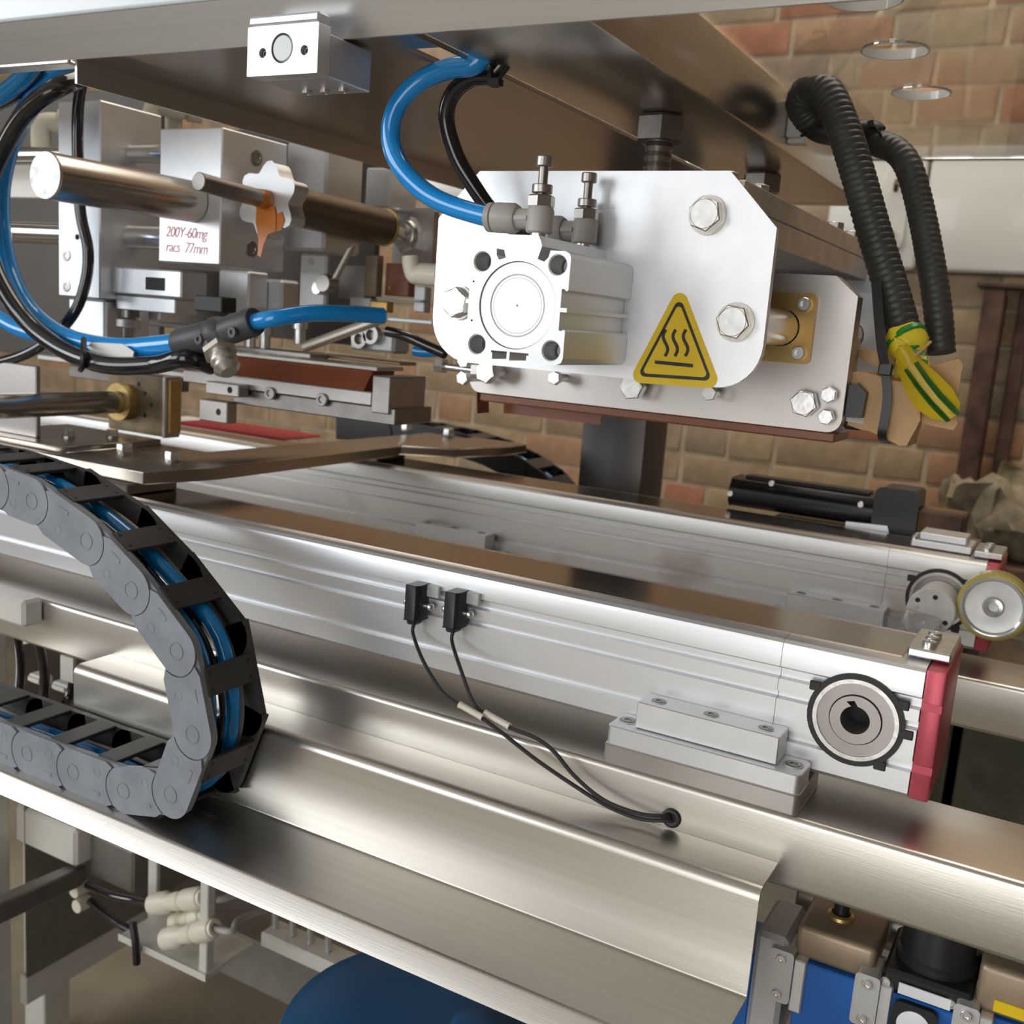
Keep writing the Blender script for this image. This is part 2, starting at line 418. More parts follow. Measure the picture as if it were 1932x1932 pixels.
s0 = W(1885, 965, y=1.45)
bm = B(); bmesh.ops.create_icosphere(bm, subdivisions=4, radius=1.)
for v in bm.verts: v.co = Vector((v.co.x * .085, v.co.y * .07, v.co.z * .075)) + s0
crumple(bm, .06, 3., 16.); crumple(bm, .025, 5., 40.)
bmesh.ops.translate(bm, verts=bm.verts, vec=(0, 0, 0))
zmin = min(v.co.z for v in bm.verts)
tag(mesh_obj('torn_sack', bm, 'sack', smooth=60), 'torn beige sack crumpled beside the rusty column', 'sack')
t = thing('wall_ledge', 'dark timber ledge under the torn sack', 'ledge', (s0.x + .15, 1.5, zmin - .22))
mesh_obj('board', box(B(), s0.x - .30, s0.x + .7, 1.36, YW - .013, zmin - .018, zmin + .012), 'rust', t, bevel=.004)
for dx in (-.2, .5): mesh_obj('bracket', prism(B(), [(YW - .013, zmin - .0182), (1.42, zmin - .0182), (YW - .013, zmin - .22)], 'x', s0.x + dx, s0.x + dx + .03), 'rust', t, smooth=0)

# ================================================================== overhead frame
YF, ZU, XR, XL = -.131, 1.403, .0457, -.343
fr = thing('overhead_frame', 'polished stainless steel overhead frame across the top of the machine', 'frame', (-.2, .2, ZU))
mesh_obj('hanger_beam', box(B(), -.058, XR, YF + .003, .575, ZU, 1.449), 'stainless', fr, bevel=.002, seg=2)
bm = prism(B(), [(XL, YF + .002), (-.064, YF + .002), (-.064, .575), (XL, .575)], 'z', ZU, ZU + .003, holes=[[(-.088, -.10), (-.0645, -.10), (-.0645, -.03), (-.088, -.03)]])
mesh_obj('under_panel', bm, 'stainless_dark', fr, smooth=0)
mesh_obj('side_lip', box(B(), XL - .002, XL, YF + .003, .575, ZU - .0155, ZU + .003), 'stainless_front', fr, smooth=0)
LZ = W(0, 44, y=YF - .012).z
mesh_obj('front_lip', prism(B(), [(YF - .001, ZU - .001), (YF + .001, ZU - .001), (YF - .010, LZ), (YF - .012, LZ)], 'x', -1.1, .62), 'stainless_front', fr, smooth=0)
mesh_obj('front_return', box(B(), -1.1, XL - .003, YF - .002, YF + .012, ZU - .0035, ZU - .001), 'stainless_front', fr, bevel=.0008)
mesh_obj('front_cover', box(B(), -1.1, .62, YF - .0145, YF - .002, LZ + .0002, 1.56), 'white_film', fr, bevel=.0022, seg=4)
mesh_obj('rear_rail', box(B(), -1.1, XR, .5755, .60, ZU, 1.449), 'stainless', fr, bevel=.002)

# clear acrylic cover with round holes
ZA = 1.4495
holes = [(.1445, .144), (.1432, .273), (.146, .0275)]
HR = .0215
bm = prism(B(), [(XR - .03, YF + .004), (.61, YF + .004), (.61, .5745), (XR - .03, .5745)], 'z', ZA, ZA + .006, holes=[circ(x, y, HR + .0012, 40) for x, y in holes])
ac = tag(mesh_obj('acrylic_cover', bm, 'acrylic', smooth=0), 'clear acrylic cover sheet with round holes above the conduits', 'cover')
for x, y in holes:
    mesh_obj('hole_rim', prism(B(), circ(x, y, HR + .0012, 40), 'z', ZA - .0002, ZA + .0062, holes=[circ(x, y, HR, 40)]), 'acrylic_edge', ac, smooth=40)
fb = W(1349, 28, z=1.4565)
bm = B(); bmesh.ops.create_icosphere(bm, subdivisions=3, radius=.009); 
for v in bm.verts: v.co = Vector((v.co.x, v.co.y, v.co.z * .8)) + Vector((.047, .03, 1.4627))
tag(mesh_obj('foam_ball', crumple(bm, .002, 2., 150.), 'foam'), 'small white foam ball lying on the acrylic beside the hanger beam', 'ball')

# aluminium block hanging under the front lip
bx0, bx1 = W(467, 90, y=-.156).x, W(600, 85, y=-.156).x; bz0, bz1 = W(466, 145, y=-.156).z, W(468, 52, y=-.156).z
t = thing('plug_block', 'bright aluminium block with a round plug bolted under the front lip', 'block', ((bx0 + bx1) / 2, -.125, bz0))
cb = ((bx0 + bx1) / 2, (bz0 + bz1) / 2 + .001)
ho = [circ(*cb, .0082, 24), circ(cb[0] - .0145, cb[1] - .002, .0028, 12), circ(cb[0] + .0165, cb[1] - .002, .0028, 12)]
mesh_obj('body', prism(B(), rrect(bx0, bx1, bz0, bz1, .0006, 2), 'y', -.156, -.1455, holes=ho), 'alu_cyl', t, bevel=0)
mesh_obj('shoulder', box(B(), bx0, bx1, -.156, -.1455, bz1 + .0001, bz1 + .006), 'alu', t, bevel=.0015)
mesh_obj('foot', box(B(), bx0 + .0003, bx1 - .0003, -.1454, -.106, bz0, ZU - .0015), 'alu', t, bevel=.0008)
mesh_obj('plug', lathe(B(), (cb[0], -.1455, cb[1]), (0, -1, 0), [(0, .0074), (.0095, .0074), (.0102, .0068), (.0102, 0)], 24), 'unit_grey', t)
for dx in (-.0145, .0165): cap_screw(t, (cb[0] + dx, -.1465, cb[1] - .002), .0024, .007, m='valve_metal')
for dx in (-.012, .002, .016): cap_screw(t, (cb[0] + dx, -.119, bz0 + .0005), .0035, .003, axis='-z', m='bolt_side')

# ================================================================== heat press (fixed body)
PX = -.0035
pr = thing('heat_press', 'silver aluminium heat press hanging from the overhead frame', 'press', (PX, .2, 1.218))
x0, x1, z0, z1 = -.1233, .1172, 1.2188, 1.348
poly = [(x0 + .031, z1), (x0, z1 - .0315), (x0, z0 + .030)] + [(x0 + .031 - .031 * math.cos(a), z0 + .030 - .030 * math.sin(a)) for a in [PI / 2 * i / 8 for i in range(1, 9)]] \
     + [(x1 - .027 + .027 * math.sin(a), z0 + .027 - .027 * math.cos(a)) for a in [PI / 2 * i / 8 for i in range(0, 9)]] + [(x1, z1 - .0325), (x1 - .032, z1)]
mesh_obj('front_plate', prism(B(), poly, 'y', 0, .010), 'alu', pr, bevel=.0009)
mesh_obj('back_plate', prism(B(), [(PX - .118, 1.20), (PX + .135, 1.20), (PX + .135, 1.300), (PX + .103, 1.345), (PX - .103, 1.345), (PX - .118, 1.300)], 'y', .412, .424), 'alu', pr, bevel=.001)
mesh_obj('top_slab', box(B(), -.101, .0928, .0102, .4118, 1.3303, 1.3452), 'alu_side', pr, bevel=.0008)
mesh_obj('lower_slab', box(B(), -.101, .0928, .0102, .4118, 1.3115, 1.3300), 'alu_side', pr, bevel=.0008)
for sx in (-1, 1):
    mesh_obj('guide_shaft', cyl(B(), (PX + .0005 + sx * .1002, .0102, 1.259), (PX + .0005 + sx * .1002, .4118, 1.259), .0125, 32), 'shaft_steel', pr)
for px, py in ((1328, 403), (1381, 607), (855, 570)):
    p = W(px, py, y=-.008); hex_bolt(pr, (p.x, 0, p.z), .0108, .008, spin=random.uniform(0, 1))
for yy in (.10, .36):
    st = mesh_obj('stud', lathe(B(), (PX, yy, 1.3454), (0, 0, 1), [(.0035 * i, .0092 if i % 2 else .0104) for i in range(13)], 24), 'dark_steel', pr, smooth=20)
    mesh_obj('nut', hexa(B(), (PX, yy, 1.3845), (PX, yy, 1.4025), .0185, .4), 'dark_steel', st, smooth=20)
    mesh_obj('lock_nut', hexa(B(), (PX, yy, 1.3455), (PX, yy, 1.3545), .0165, .1), 'dark_steel', st, smooth=20)
for px, py, yy in ((968, 316, .03), (1374, 314, .03), (1432, 347, .085), (1585, 427, .30), (1615, 437, .37)):
    p = W(px, py, y=yy); hex_bolt(pr, (min(p.x, .083), yy, 1.3452), .0075, .0075, axis='+z', washer=False)
tag(mesh_obj('white_wire_scrap', crumple(tube(B(), [(.022, .06, 1.3495), (.028, .05, 1.3535), (.034, .05, 1.351), (.042, .055, 1.3495)], .0032, 8), .003, 1., 120.), 'cream_plastic'), 'scrap of white wire lying on the press behind the front plate', 'wire')

# warning sticker
t = thing('warning_sticker', 'yellow triangular hot surface warning sticker on the front plate', 'sticker', tuple(W(1273, 722, y=0)))
c = [W(1284, 543, y=0), W(1193, 716, y=0), W(1354, 727, y=0)]
c = [(p.x, p.z) for p in c]; g0 = (sum(p[0] for p in c) / 3, sum(p[1] for p in c) / 3)
def rtri(tri, r, n=6):
    out = []; m = len(tri)
    for i in range(m):
        p = Vector(tri[i]); a = (Vector(tri[i - 1]) - p).normalized(); b = (Vector(tri[(i + 1) % m]) - p).normalized()
        ang = a.angle(b); dd = r / math.tan(ang / 2); cen = p + (a + b).normalized() * (r / math.sin(ang / 2))
        s, e = p + a * dd - cen, p + b * dd - cen
        t0 = math.atan2(s.y, s.x); dt = math.atan2(e.y, e.x) - t0
        while dt > PI: dt -= 2 * PI
        while dt < -PI: dt += 2 * PI
        out += [tuple(cen + Vector((math.cos(t0 + dt * j / n), math.sin(t0 + dt * j / n))) * r) for j in range(n + 1)]
    return out
def shrink(tri, k): return [(g0[0] + (p[0] - g0[0]) * k, g0[1] + (p[1] - g0[1]) * k) for p in tri]
ext = shrink(c, 1.10)
mesh_obj('sheet', prism(B(), rtri(ext, .0055), 'y', -.0004, -.00005), 'yellow_sticker', t, smooth=0)
mesh_obj('border', prism(B(), rtri(shrink(ext, .80), .0032), 'y', -.00055, -.0004, holes=[rtri(shrink(ext, .705), .0022)]), 'black_ink', t, smooth=0)
def ribbon(bm, pts, hw, y0, y1):
    L, Rr = [], []
    for i, p in enumerate(pts):
        a = Vector(pts[max(i - 1, 0)]); b = Vector(pts[min(i + 1, len(pts) - 1)]); n = (b - a).normalized(); n = Vector((-n.y, n.x)) * hw
        L.append(tuple(Vector(p) + n)); Rr.append(tuple(Vector(p) - n))
    return prism(bm, L + Rr[::-1], 'y', y0, y1)
for px in (1258, 1276.5, 1296):
    p0 = W(px - 1, 622, y=0); p1 = W(px - 3, 672, y=0)
    pts = [(p0.x + (p1.x - p0.x) * i / 14 + .0017 * math.sin(2 * PI * i / 14 + PI), p0.z + (p1.z - p0.z) * i / 14) for i in range(15)]
    mesh_obj('heat_wave', ribbon(B(), pts, .00105, -.00055, -.0004), 'black_ink', t, smooth=0)
p0, p1 = W(1236, 683, y=0), W(1308, 690, y=0)
mesh_obj('heat_bar', ribbon(B(), [(p0.x, p0.z), (p1.x, p1.z)], .0011, -.00055, -.0004), 'black_ink', t, smooth=0)

# ================================================================== air cylinder
CX, CZ, CY = -.005, 1.2585, -.092
cy = thing('air_cylinder', 'square silver compact air cylinder on the front plate', 'cylinder', (CX, -.046, CZ - .0325))
H = .0332
q = [(-H + .004, -H + .0005), (-.0141, -.0323), (-.0141, -.0285), (-.0150, -.0285), (-.0150, -.0272), (-.0042, -.0272), (-.0042, -.0323), (-.0022, -.0323), (-.0022, -.0272), (.0105, -.0272), (.0105, -.0285), (.0092, -.0285), (.0092, -.0323), (H - .004, -.0323),
     (H - .001, -.031), (H, -.0285), (H, -.0128), (H - .0008, -.0118), (H - .003, -.0128), (H - .0042, -.0122), (H - .0042, -.002), (H, -.002), (H, .0004), (H - .0042, .0004), (H - .0042, .0108), (H - .003, .0113), (H - .001, .0098), (H, .0106),
     (H, .0285), (H - .001, .031), (H - .004, .0323), (.0198, .0323), (.0188, .0285), (.0162, .0258), (.0118, .0272), (.0140, .0345), (.0132, .0372), (.0112, .0405), (-.0092, .0405), (-.0112, .0372), (-.0118, .0345), (-.0095, .0272), (-.0140, .0258), (-.0158, .0285), (-.0160, .0323), (-H + .004, .0323),
     (-H + .001, .031), (-H, .0285), (-H, .002), (-H - .002, .002), (-H - .002, -.0005), (-H, -.0005), (-H, -.0285), (-H + .001, -.031)]
q = [(CX + a, CZ + b) for a, b in q]
hl = [(CX + sx * .0252, CZ + sz * .0244) for sx in (-1, 1) for sz in (-1, 1)]
mesh_obj('body', prism(B(), q, 'y', CY, -.0002, holes=[circ(*h, .0062, 24) for h in hl] + [circ(CX, CZ, .0256, 56)]), 'alu_cyl', cy, smooth=20)
mesh_obj('end_disc', lathe(B(), (CX, CY + .03, CZ), (0, -1, 0), [(0, .0254), (.0286, .0254), (.0290, .0250), (.0290, .0184), (.0286, .0181), (.0283, .0181), (.0283, .0179), (.0288, .0175), (.0288, .0162), (.0285, .0161), (.0288, .016), (.0288, .0007), (.0275, .0005), (.0275, 0)], 64), 'alu_cyl', cy, smooth=25)
for h in hl:
    sl = mesh_obj('counterbore', prism(B(), circ(*h, .0061, 24), 'y', CY + .0006, -.004, holes=[circ(*h, .0056, 24)]), 'unit_grey', cy)
    cap_screw(cy, (h[0], CY + .024, h[1]), .0052, .007, m='zinc', name='tie_bolt')
for dx, dz in ((-.0305, .0125), (-.0300, -.0105)):
    mesh_obj('pin_mark', lathe(B(), (CX + dx, CY + .0004, CZ + dz), (0, -1, 0), [(0, .0006), (.0006, .0006)], 10), 'dark_recess', cy)

# flow control valves on top of the cylinder
def flow_valve(y, label):
    z = CZ + .0406; x = CX + .002
    t = thing('flow_control_valve', label, 'valve', (x, y, z), 'speed control valves on the air cylinder')
    mesh_obj('thread', cyl(B(), (x, y, z - .0002), (x, y, z + .003), .0052, 16), 'zinc', t)
    mesh_obj('body', lathe(B(), (x, y, z + .0025), (0, 0, 1), [(0, .0072), (.001, .0082), (.013, .0082), (.0155, .0072), (.0155, 0)], 24), 'grey_plastic', t)
    mesh_obj('hex_base', hexa(B(), (x, y, z + .018), (x, y, z + .0245), .0082, .2), 'valve_metal', t, smooth=20)
    mesh_obj('lock_ring', cyl(B(), (x, y, z + .0255), (x, y, z + .0305), .0062, 20), 'valve_metal', t)
    mesh_obj('stem', cyl(B(), (x, y, z + .0245), (x, y, z + .0425), .0029, 14), 'dark_steel', t)
    mesh_obj('knob', lathe(B(), (x, y, z + .0405), (0, 0, 1), [(0, .0042), (.0006, .0050), (.0055, .0050), (.0062, .0044), (.0062, 0)], 18), 'valve_metal', t, smooth=15)
    arm = mesh_obj('arm', lathe(B(), (x, y, z + .0105), (-1, 0, .02), [(0, .0060), (.0145, .0060), (.0150, .0076), (.0175, .0090), (.0295, .0090), (.0302, .0088), (.0302, .0070), (.0315, .0070)], 28), 'grey_plastic', t)
    mesh_obj('rib', box(B(), x - .0145, x - .006, y - .0068, y - .0055, z + .0095, z + .012), 'grey_plastic', arm, smooth=0)
    mesh_obj('release_collar', lathe(B(), (x - .0310, y, z + .0111), (-1, 0, .02), [(0, .0078), (.0005, .0088), (.0038, .0088), (.0045, .0080), (.0045, .0064), (.0012, .0064)], 28), 'grey_plastic', arm)
    return Vector((x - .0345, y, z + .0112))
e1 = flow_valve(-.0745, 'grey push-in speed control valve feeding the blue hose, nearer the viewer')
e2 = flow_valve(-.0125, 'grey push-in speed control valve behind the first, nearer the front plate')
def hose(name, label, pts, r, m, cat='hose', n=14, k=7, group=None):
    return tag(mesh_obj(name, tube(B(), pts, r, n, k), m, smooth=60), label, cat, group)
hp = [e1 + Vector((.008, 0, 0)), e1] + [W(px, py, y=yy) for px, py, yy in ((845, 386, -.074), (795, 357, -.074), (752, 308, -.073), (737, 252, -.072), (752, 196, -.071), (795, 152, -.069), (850, 129, -.067))]
hose('blue_air_hose', 'thick glossy blue air hose looping from the front valve up to the frame', hp + [W(896, 121, y=-.0655), W(925, 117, y=-.064) + Vector((0, 0, .012))], .0063, 'blue_hose')
hp = [e2 + Vector((.008, 0, 0)), e2, Vector((-.060, -.022, 1.3135))] + [W(px, py, y=yy) for px, py, yy in ((880, 330, -.033), (852, 270, -.04), (842, 218, -.045), (856, 174, -.048), (892, 147, -.05), (930, 140, -.05))]
hose('black_air_hose', 'glossy black air hose curving up behind the blue hose', hp + [W(962, 135, y=-.05) + Vector((0, 0, .012))], .0055, 'black_hose')
p = W(936, 146, y=-.052)
bm = B(); lathe(bm, p + Vector((-.003, 0, 0)), (1, 0, .15), [(0, .0062), (.003, .0066), (.003, .0056)], 16); obox(bm, p + Vector((.002, -.004, -.004)), (.004, 0, 0), (0, .003, 0), (0, 0, .002))
tag(mesh_obj('hose_tie', bm, 'black_rubber'), 'small black tie on the black hose under the frame', 'cable tie')

# ================================================================== moving jaw
JY = .120
jw = thing('sealing_jaw', 'grey steel sealing jaw with bronze bearing flange behind the front plate', 'jaw', (-.008, .13, 1.178))
jx0, jx1, jz0, jz1 = -.1625, .1462, 1.1882, 1.2970
jp = [(jx1 - .0165, jz1), (jx0 + .0165, jz1), (jx0, jz1 - .0135), (jx0, jz0 + .010)] + [(jx0 + .010 - .010 * math.cos(a), jz0 + .010 - .010 * math.sin(a)) for a in [PI / 2 * i / 6 for i in range(1, 7)]] \
   + [(jx1 - .010 + .010 * math.sin(a), jz0 + .010 - .010 * math.cos(a)) for a in [PI / 2 * i / 6 for i in range(0, 7)]] + [(jx1, jz1 - .0135)]
sh = [(PX + .0005 + s * .1002, 1.259) for s in (-1, 1)]
mesh_obj('jaw_plate', prism(B(), jp, 'y', JY, JY + .018, holes=[circ(*h, .0135, 28) for h in sh]), 'jaw_steel', jw, smooth=20)
for i, h in enumerate(sh):
    fl = mesh_obj('bearing_flange', prism(B(), rrect(h[0] - .0225, h[0] + .0225, h[1] - .0245, h[1] + .0245, .004, 4), 'y', JY - .006, JY - .0001, holes=[circ(*h, .0131, 28)]), 'brass', jw, smooth=20)
    for sx in (-1, 1):
        for sz in (-1, 1): cap_screw(fl, (h[0] + sx * .0150, JY - .006, h[1] + sz * .0170), .0048, .0048)
mesh_obj('heater_block', box(B(), jx0 + .012, jx1 - .004, JY + .0182, JY + .050, jz0 + .004, jz1 - .04), 'jaw_steel', jw, bevel=.001)
mesh_obj('teflon_pad', box(B(), jx0 + .008, jx1 - .004, JY + .004, JY + .052, jz0 - .0075, jz0 - .0002), 'teflon_brown', jw, bevel=.0012)
mesh_obj('film_sheet', box(B(), jx0 + .005, jx0 + .10, JY + .0525, JY + .0533, jz0 - .020, jz0 + .05), 'teflon_brown', jw, smooth=0)
mesh_obj('film_strip', obox(B(), (jx0 - .006, JY + .03, jz0 + .010), (.0006, .0, 0), (0, .010, 0), (-.003, 0, .030)), 'teflon_brown', jw, smooth=0)
def jbolt(px, py, r, h, off, spin=.3):
    p = W(px, py, y=JY - off - h); return hex_bolt(jw, (p.x, JY, p.z), r, h, shank=off, washer=False, spin=spin)
jbolt(1515, 761, .0098, .0085, .004, .2); jbolt(1562, 745, .0058, .006, .006, .5); jbolt(1557, 787, .0058, .006, .006, .1)
jbolt(1190, 731, .0098, .0085, .010, .9); jbolt(1044, 713, .0058, .006, .014, .4); jbolt(1337, 742, .0058, .006, .012, .8)
jbolt(914, 701, .0098, .0085, .016, .3); jbolt(871, 713, .0058, .006, .024, .3); jbolt(873, 681, .0058, .006, .024, .9)
pg = W(829, 690, y=JY + .03)
pin = mesh_obj('locating_pin', cyl(B(), pg, (jx0 + .002, JY + .03, pg.z - .0015), .0032, 14), 'zinc', jw)
mesh_obj('pin_head', hexa(B(), pg + Vector((.006, 0, 0)), pg - Vector((.003, 0, 0)), .0068), 'zinc', pin, smooth=20)
mesh_obj('heater_terminal', box(B(), jx1 - .003, jx1 + .010, JY + .021, JY + .045, jz0 + .002, jz0 + .034), 'black_rubber', jw, bevel=.002)
mesh_obj('terminal_cap', prism(B(), [(jx1 + .0005, jz0 + .012), (jx1 + .012, jz0 + .012), (jx1 + .013, jz0 + .030), (jx1 + .006, jz0 + .036), (jx1 + .0005, jz0 + .034)], 'y', JY + .006, JY + .020), 'black_plastic', jw, smooth=0)
for i in range(4):
    z = jz0 + .014 - i * .0016
    mesh_obj('lead_wire', tube(B(), [(jx1 + .0005, JY + .012, z), (jx1 + .010, JY + .016, z - .001), (jx1 + .020, JY + .022, z - .002)], .0008, 6, 3), 'white_plastic', jw)
# rear jaw, seen past the first one
rj = thing('rear_jaw', 'silver rear jaw plate with drilled holes behind the sealing jaw', 'jaw', (0, .36, 1.19))
mesh_obj('jaw_plate', prism(B(), [(-.15, 1.19), (.1505, 1.19), (.1505, 1.285), (.139, 1.297), (-.139, 1.297), (-.15, 1.285)], 'y', .345, .363, holes=[circ(*h, .0130, 28) for h in sh] + [circ(.1295, 1.268, .003, 12), circ(.130, 1.232, .003, 12)]), 'alu', rj, smooth=20)

# ================================================================== conduits, tape and ties at the jaw's end
def conduit(name, label, pts, r, m='conduit', pitch=.0042):
    path = smooth_path(pts, 14); res = [path[0]]; acc = 0
    step = pitch / 4
    dense = []
    for a, b in zip(path, path[1:]):
        n = max(1, int((b - a).length / .0004))
        dense += [a.lerp(b, i / n) for i in range(n)]
    for a, b in zip(dense, dense[1:]):
        acc += (b - a).length
        if acc >= step: res.append(b); acc = 0
    return tag(mesh_obj(name, tube(B(), res, r, 18, smooth=False, rad=lambda i, N: r * (1.0, 1.0, .975, .935)[i % 4]), m, smooth=50), label, 'conduit', 'corrugated conduits')
cp = lambda L: [W(px, py, y=yy) for px, py, yy in L]
conduit('corrugated_conduit', 'thicker black corrugated conduit arching from the beam clamp down to the tape bundle',
        cp([(1528, 224, .235), (1512, 196, .225), (1528, 168, .215), (1560, 176, .205), (1586, 228, .195), (1616, 320, .185), (1650, 440, .178), (1680, 540, .172), (1700, 610, .168), (1712, 655, .166)]), .0126)
conduit('corrugated_conduit', 'thinner black corrugated conduit nearest the white wall panel',
        cp([(1600, 243, .262), (1650, 268, .25), (1690, 284, .24), (1716, 320, .23), (1738, 400, .22), (1757, 500, .205), (1770, 590, .195), (1776, 668, .19)]), .0104)
hose('conduit_sleeve', 'black rubber sleeve joining the two conduits below the beam', cp([(1522, 226, .238), (1550, 246, .245), (1600, 252, .25), (1642, 252, .25), (1652, 258, .25)]), .0100, 'black_rubber', 'sleeve')
k0 = W(1498, 222, x=XR + .004)
t = thing('cable_clamp', 'white plastic clamp block on the side of the hanger beam', 'clamp', (XR + .006, k0.y, k0.z - .017))
mesh_obj('block', box(B(), XR + .0003, XR + .012, k0.y - .006, k0.y + .016, k0.z - .016, k0.z + .014), 'white_plastic', t, bevel=.001)
mesh_obj('foot', box(B(), XR + .0003, XR + .014, k0.y, k0.y + .014, k0.z - .020, k0.z - .0162), 'white_plastic', t, bevel=.0006)
mesh_obj('tie_strap', tube(B(), cp([(1512, 256, .228), (1530, 250, .222), (1542, 232, .22), (1540, 214, .222)]), .0012, 8), 'black_plastic', t)
tt = thing('sleeve_tie', 'black cable tie standing up from the end of the conduit sleeve', 'cable tie', tuple(W(1650, 262, y=.24)))
mesh_obj('loop', tube(B(), cp([(1664, 266, .238), (1660, 252, .236), (1648, 238, .238), (1640, 236, .245)]), .0011, 8), 'black_plastic', tt)
mesh_obj('head', obox(B(), W(1643, 234, y=.238), (.0022, 0, .0008), (0, .002, 0), (-.0008, 0, .0026)), 'black_plastic', tt, bevel=.0004)

# masking tape bundle
def wrapped(poly_px, y0, y1, amp, seed, name, mt, parent):
    pts = [W(px, py, y=(y0 + y1) / 2) for px, py in poly_px]
    bm = prism(B(), [(p.x, p.z) for p in pts], 'y', y0, y1)
    bmesh.ops.triangulate(bm, faces=bm.faces)
    bmesh.ops.subdivide_edges(bm, edges=bm.edges, cuts=3, use_grid_fill=True)
    return mesh_obj(name, crumple(bm, amp, seed, 55.), mt, parent, smooth=22)
tb = thing('tape_bundle', 'heater leads wrapped in brown masking tape at the jaw end', 'tape', tuple(W(1680, 830, y=.16)))
wrapped([(1613, 702), (1660, 708), (1735, 722), (1738, 790), (1722, 838), (1706, 838), (1690, 828), (1612, 800), (1612, 775)], .136, .166, .0035, 1., 'wrap', 'masking_tape', tb)
wrapped([(1622, 660), (1690, 668), (1700, 690), (1668, 700), (1624, 676)], .166, .182, .002, 4., 'upper_wrap', 'masking_tape', tb)
wrapped([(1732, 690), (1808, 678), (1816, 690), (1806, 758), (1806, 800), (1798, 812), (1740, 800)], .150, .1535, .002, 7., 'loose_flap', 'masking_tape', tb)
et = thing('earth_tape', 'yellow and green striped earth tape flag hanging over the masking tape', 'tape', tuple(W(1790, 790, y=.13)))
def flag(path_px, widths, y0, name, mt, lift=0.):
    bm = B(); rows = []
    for (px, py), wd in zip(path_px, widths):
        c_ = W(px, py, y=y0 - lift)
        n_ = Vector((.80, 0, .60)); rows.append([bm.verts.new(c_ + n_ * wd * s + Vector((0, -.004 * (1 - s * s), 0))) for s in (-1, -.5, 0, .5, 1)])
    for a, b in zip(rows, rows[1:]):
        for i in range(4): bm.faces.new((a[i], a[i + 1], b[i + 1], b[i]))
    g = bmesh.ops.solidify(bm, geom=bm.faces[:], thickness=.0016)
    return mesh_obj(name, bm, mt, et, smooth=60)
fp = [(1700, 654), (1716, 690), (1738, 722), (1762, 752), (1784, 775), (1797, 788)]
flag(fp, [.0045, .0085, .0120, .0135, .0105, .0050], .134, 'sheet', 'earth_yellow')
flag([(px - 7, py + 7) for px, py in fp[1:]], [.0013, .0016, .0018, .0018, .0015], .134, 'stripe', 'earth_green', .0052)
flag([(px + 12, py - 6) for px, py in fp[1:]], [.0014, .0018, .002, .002, .0015], .134, 'stripe', 'earth_green', .0046)
wrapped([(1690, 640), (1712, 652), (1748, 668), (1752, 690), (1722, 702), (1700, 690)], .142, .156, .003, 9., 'knot', 'earth_yellow', et)
ka, kb = W(1706, 632, y=.165), W(1722, 706, y=.150)
kl = (kb - ka).length
bm = lathe(B(), ka, kb - ka, [(0, .0142), (kl * .2, .0148), (kl * .42, .0128), (kl * .55, .0098), (kl * .7, .0105), (kl, .0128)], 20)
mesh_obj('collar', crumple(bm, .0022, 6., 110.), 'earth_yellow', et, smooth=40)
for f0, f1 in ((.08, .2), (.50, .60)):
    rr_ = .0150 if f0 < .3 else .0108
    mesh_obj('stripe', crumple(lathe(B(), ka.lerp(kb, f0), kb - ka + Vector((.012, 0, .004)), [(0, rr_ - .0004), (kl * .03, rr_ + .0006), (kl * (f1 - f0), rr_ + .0006), (kl * (f1 - f0) + .0008, rr_ - .0006)], 20), .001, 3., 90.), 'earth_green', et, smooth=40)
for a, b in (((1698, 655), (1748, 668)), ((1704, 672), (1750, 684))):
    mesh_obj('stripe', obox(B(), (W(*a, y=.1405) + W(*b, y=.1405)) / 2, (W(*b, y=.1405) - W(*a, y=.1405)) / 2, (0, .0025, 0), (0, 0, .0013)), 'earth_green', et, bevel=.0006)
tag(mesh_obj('string', tube(B(), cp([(1694, 704, .135), (1716, 680, .133), (1740, 660, .134), (1756, 645, .14)]), .0011, 8), 'masking_tape'), 'thin tan string knotted round the striped tape', 'string')
ct_ = thing('cable_tie', 'long black cable tie round the tape bundle with its tail pointing up', 'cable tie', tuple(W(1665, 830, y=.13)))
tl = cp([(1653, 530, .150), (1658, 600, .140), (1664, 660, .134), (1670, 690, .131)])
def strap(pts, hw, th, name):
    bm = B(); rows = []
    for p in smooth_path(pts, 5): rows.append([bm.verts.new(p + Vector((hw * s, th * q, 0))) for s, q in ((-1, -1), (1, -1), (1, 1), (-1, 1))])
    for a, b in zip(rows, rows[1:]):
        for i in range(4): bm.faces.new((a[i], a[(i + 1) % 4], b[(i + 1) % 4], b[i]))
    bm.faces.new(rows[0]); bm.faces.new(rows[-1]); return mesh_obj(name, bm, 'black_plastic', ct_, smooth=20)
strap(tl, .0034, .0007, 'tail')
strap(cp([(1671, 705, .130), (1674, 750, .129), (1669, 790, .129), (1664, 822, .131)]) + [W(1672, 836, y=.145), W(1690, 838, y=.165)], .0031, .0008, 'loop')
mesh_obj('head', obox(B(), W(1671, 697, y=.129), (.0046, 0, 0), (0, .0032, 0), (.0003, 0, .0042)), 'black_plastic', ct_, bevel=.0008)

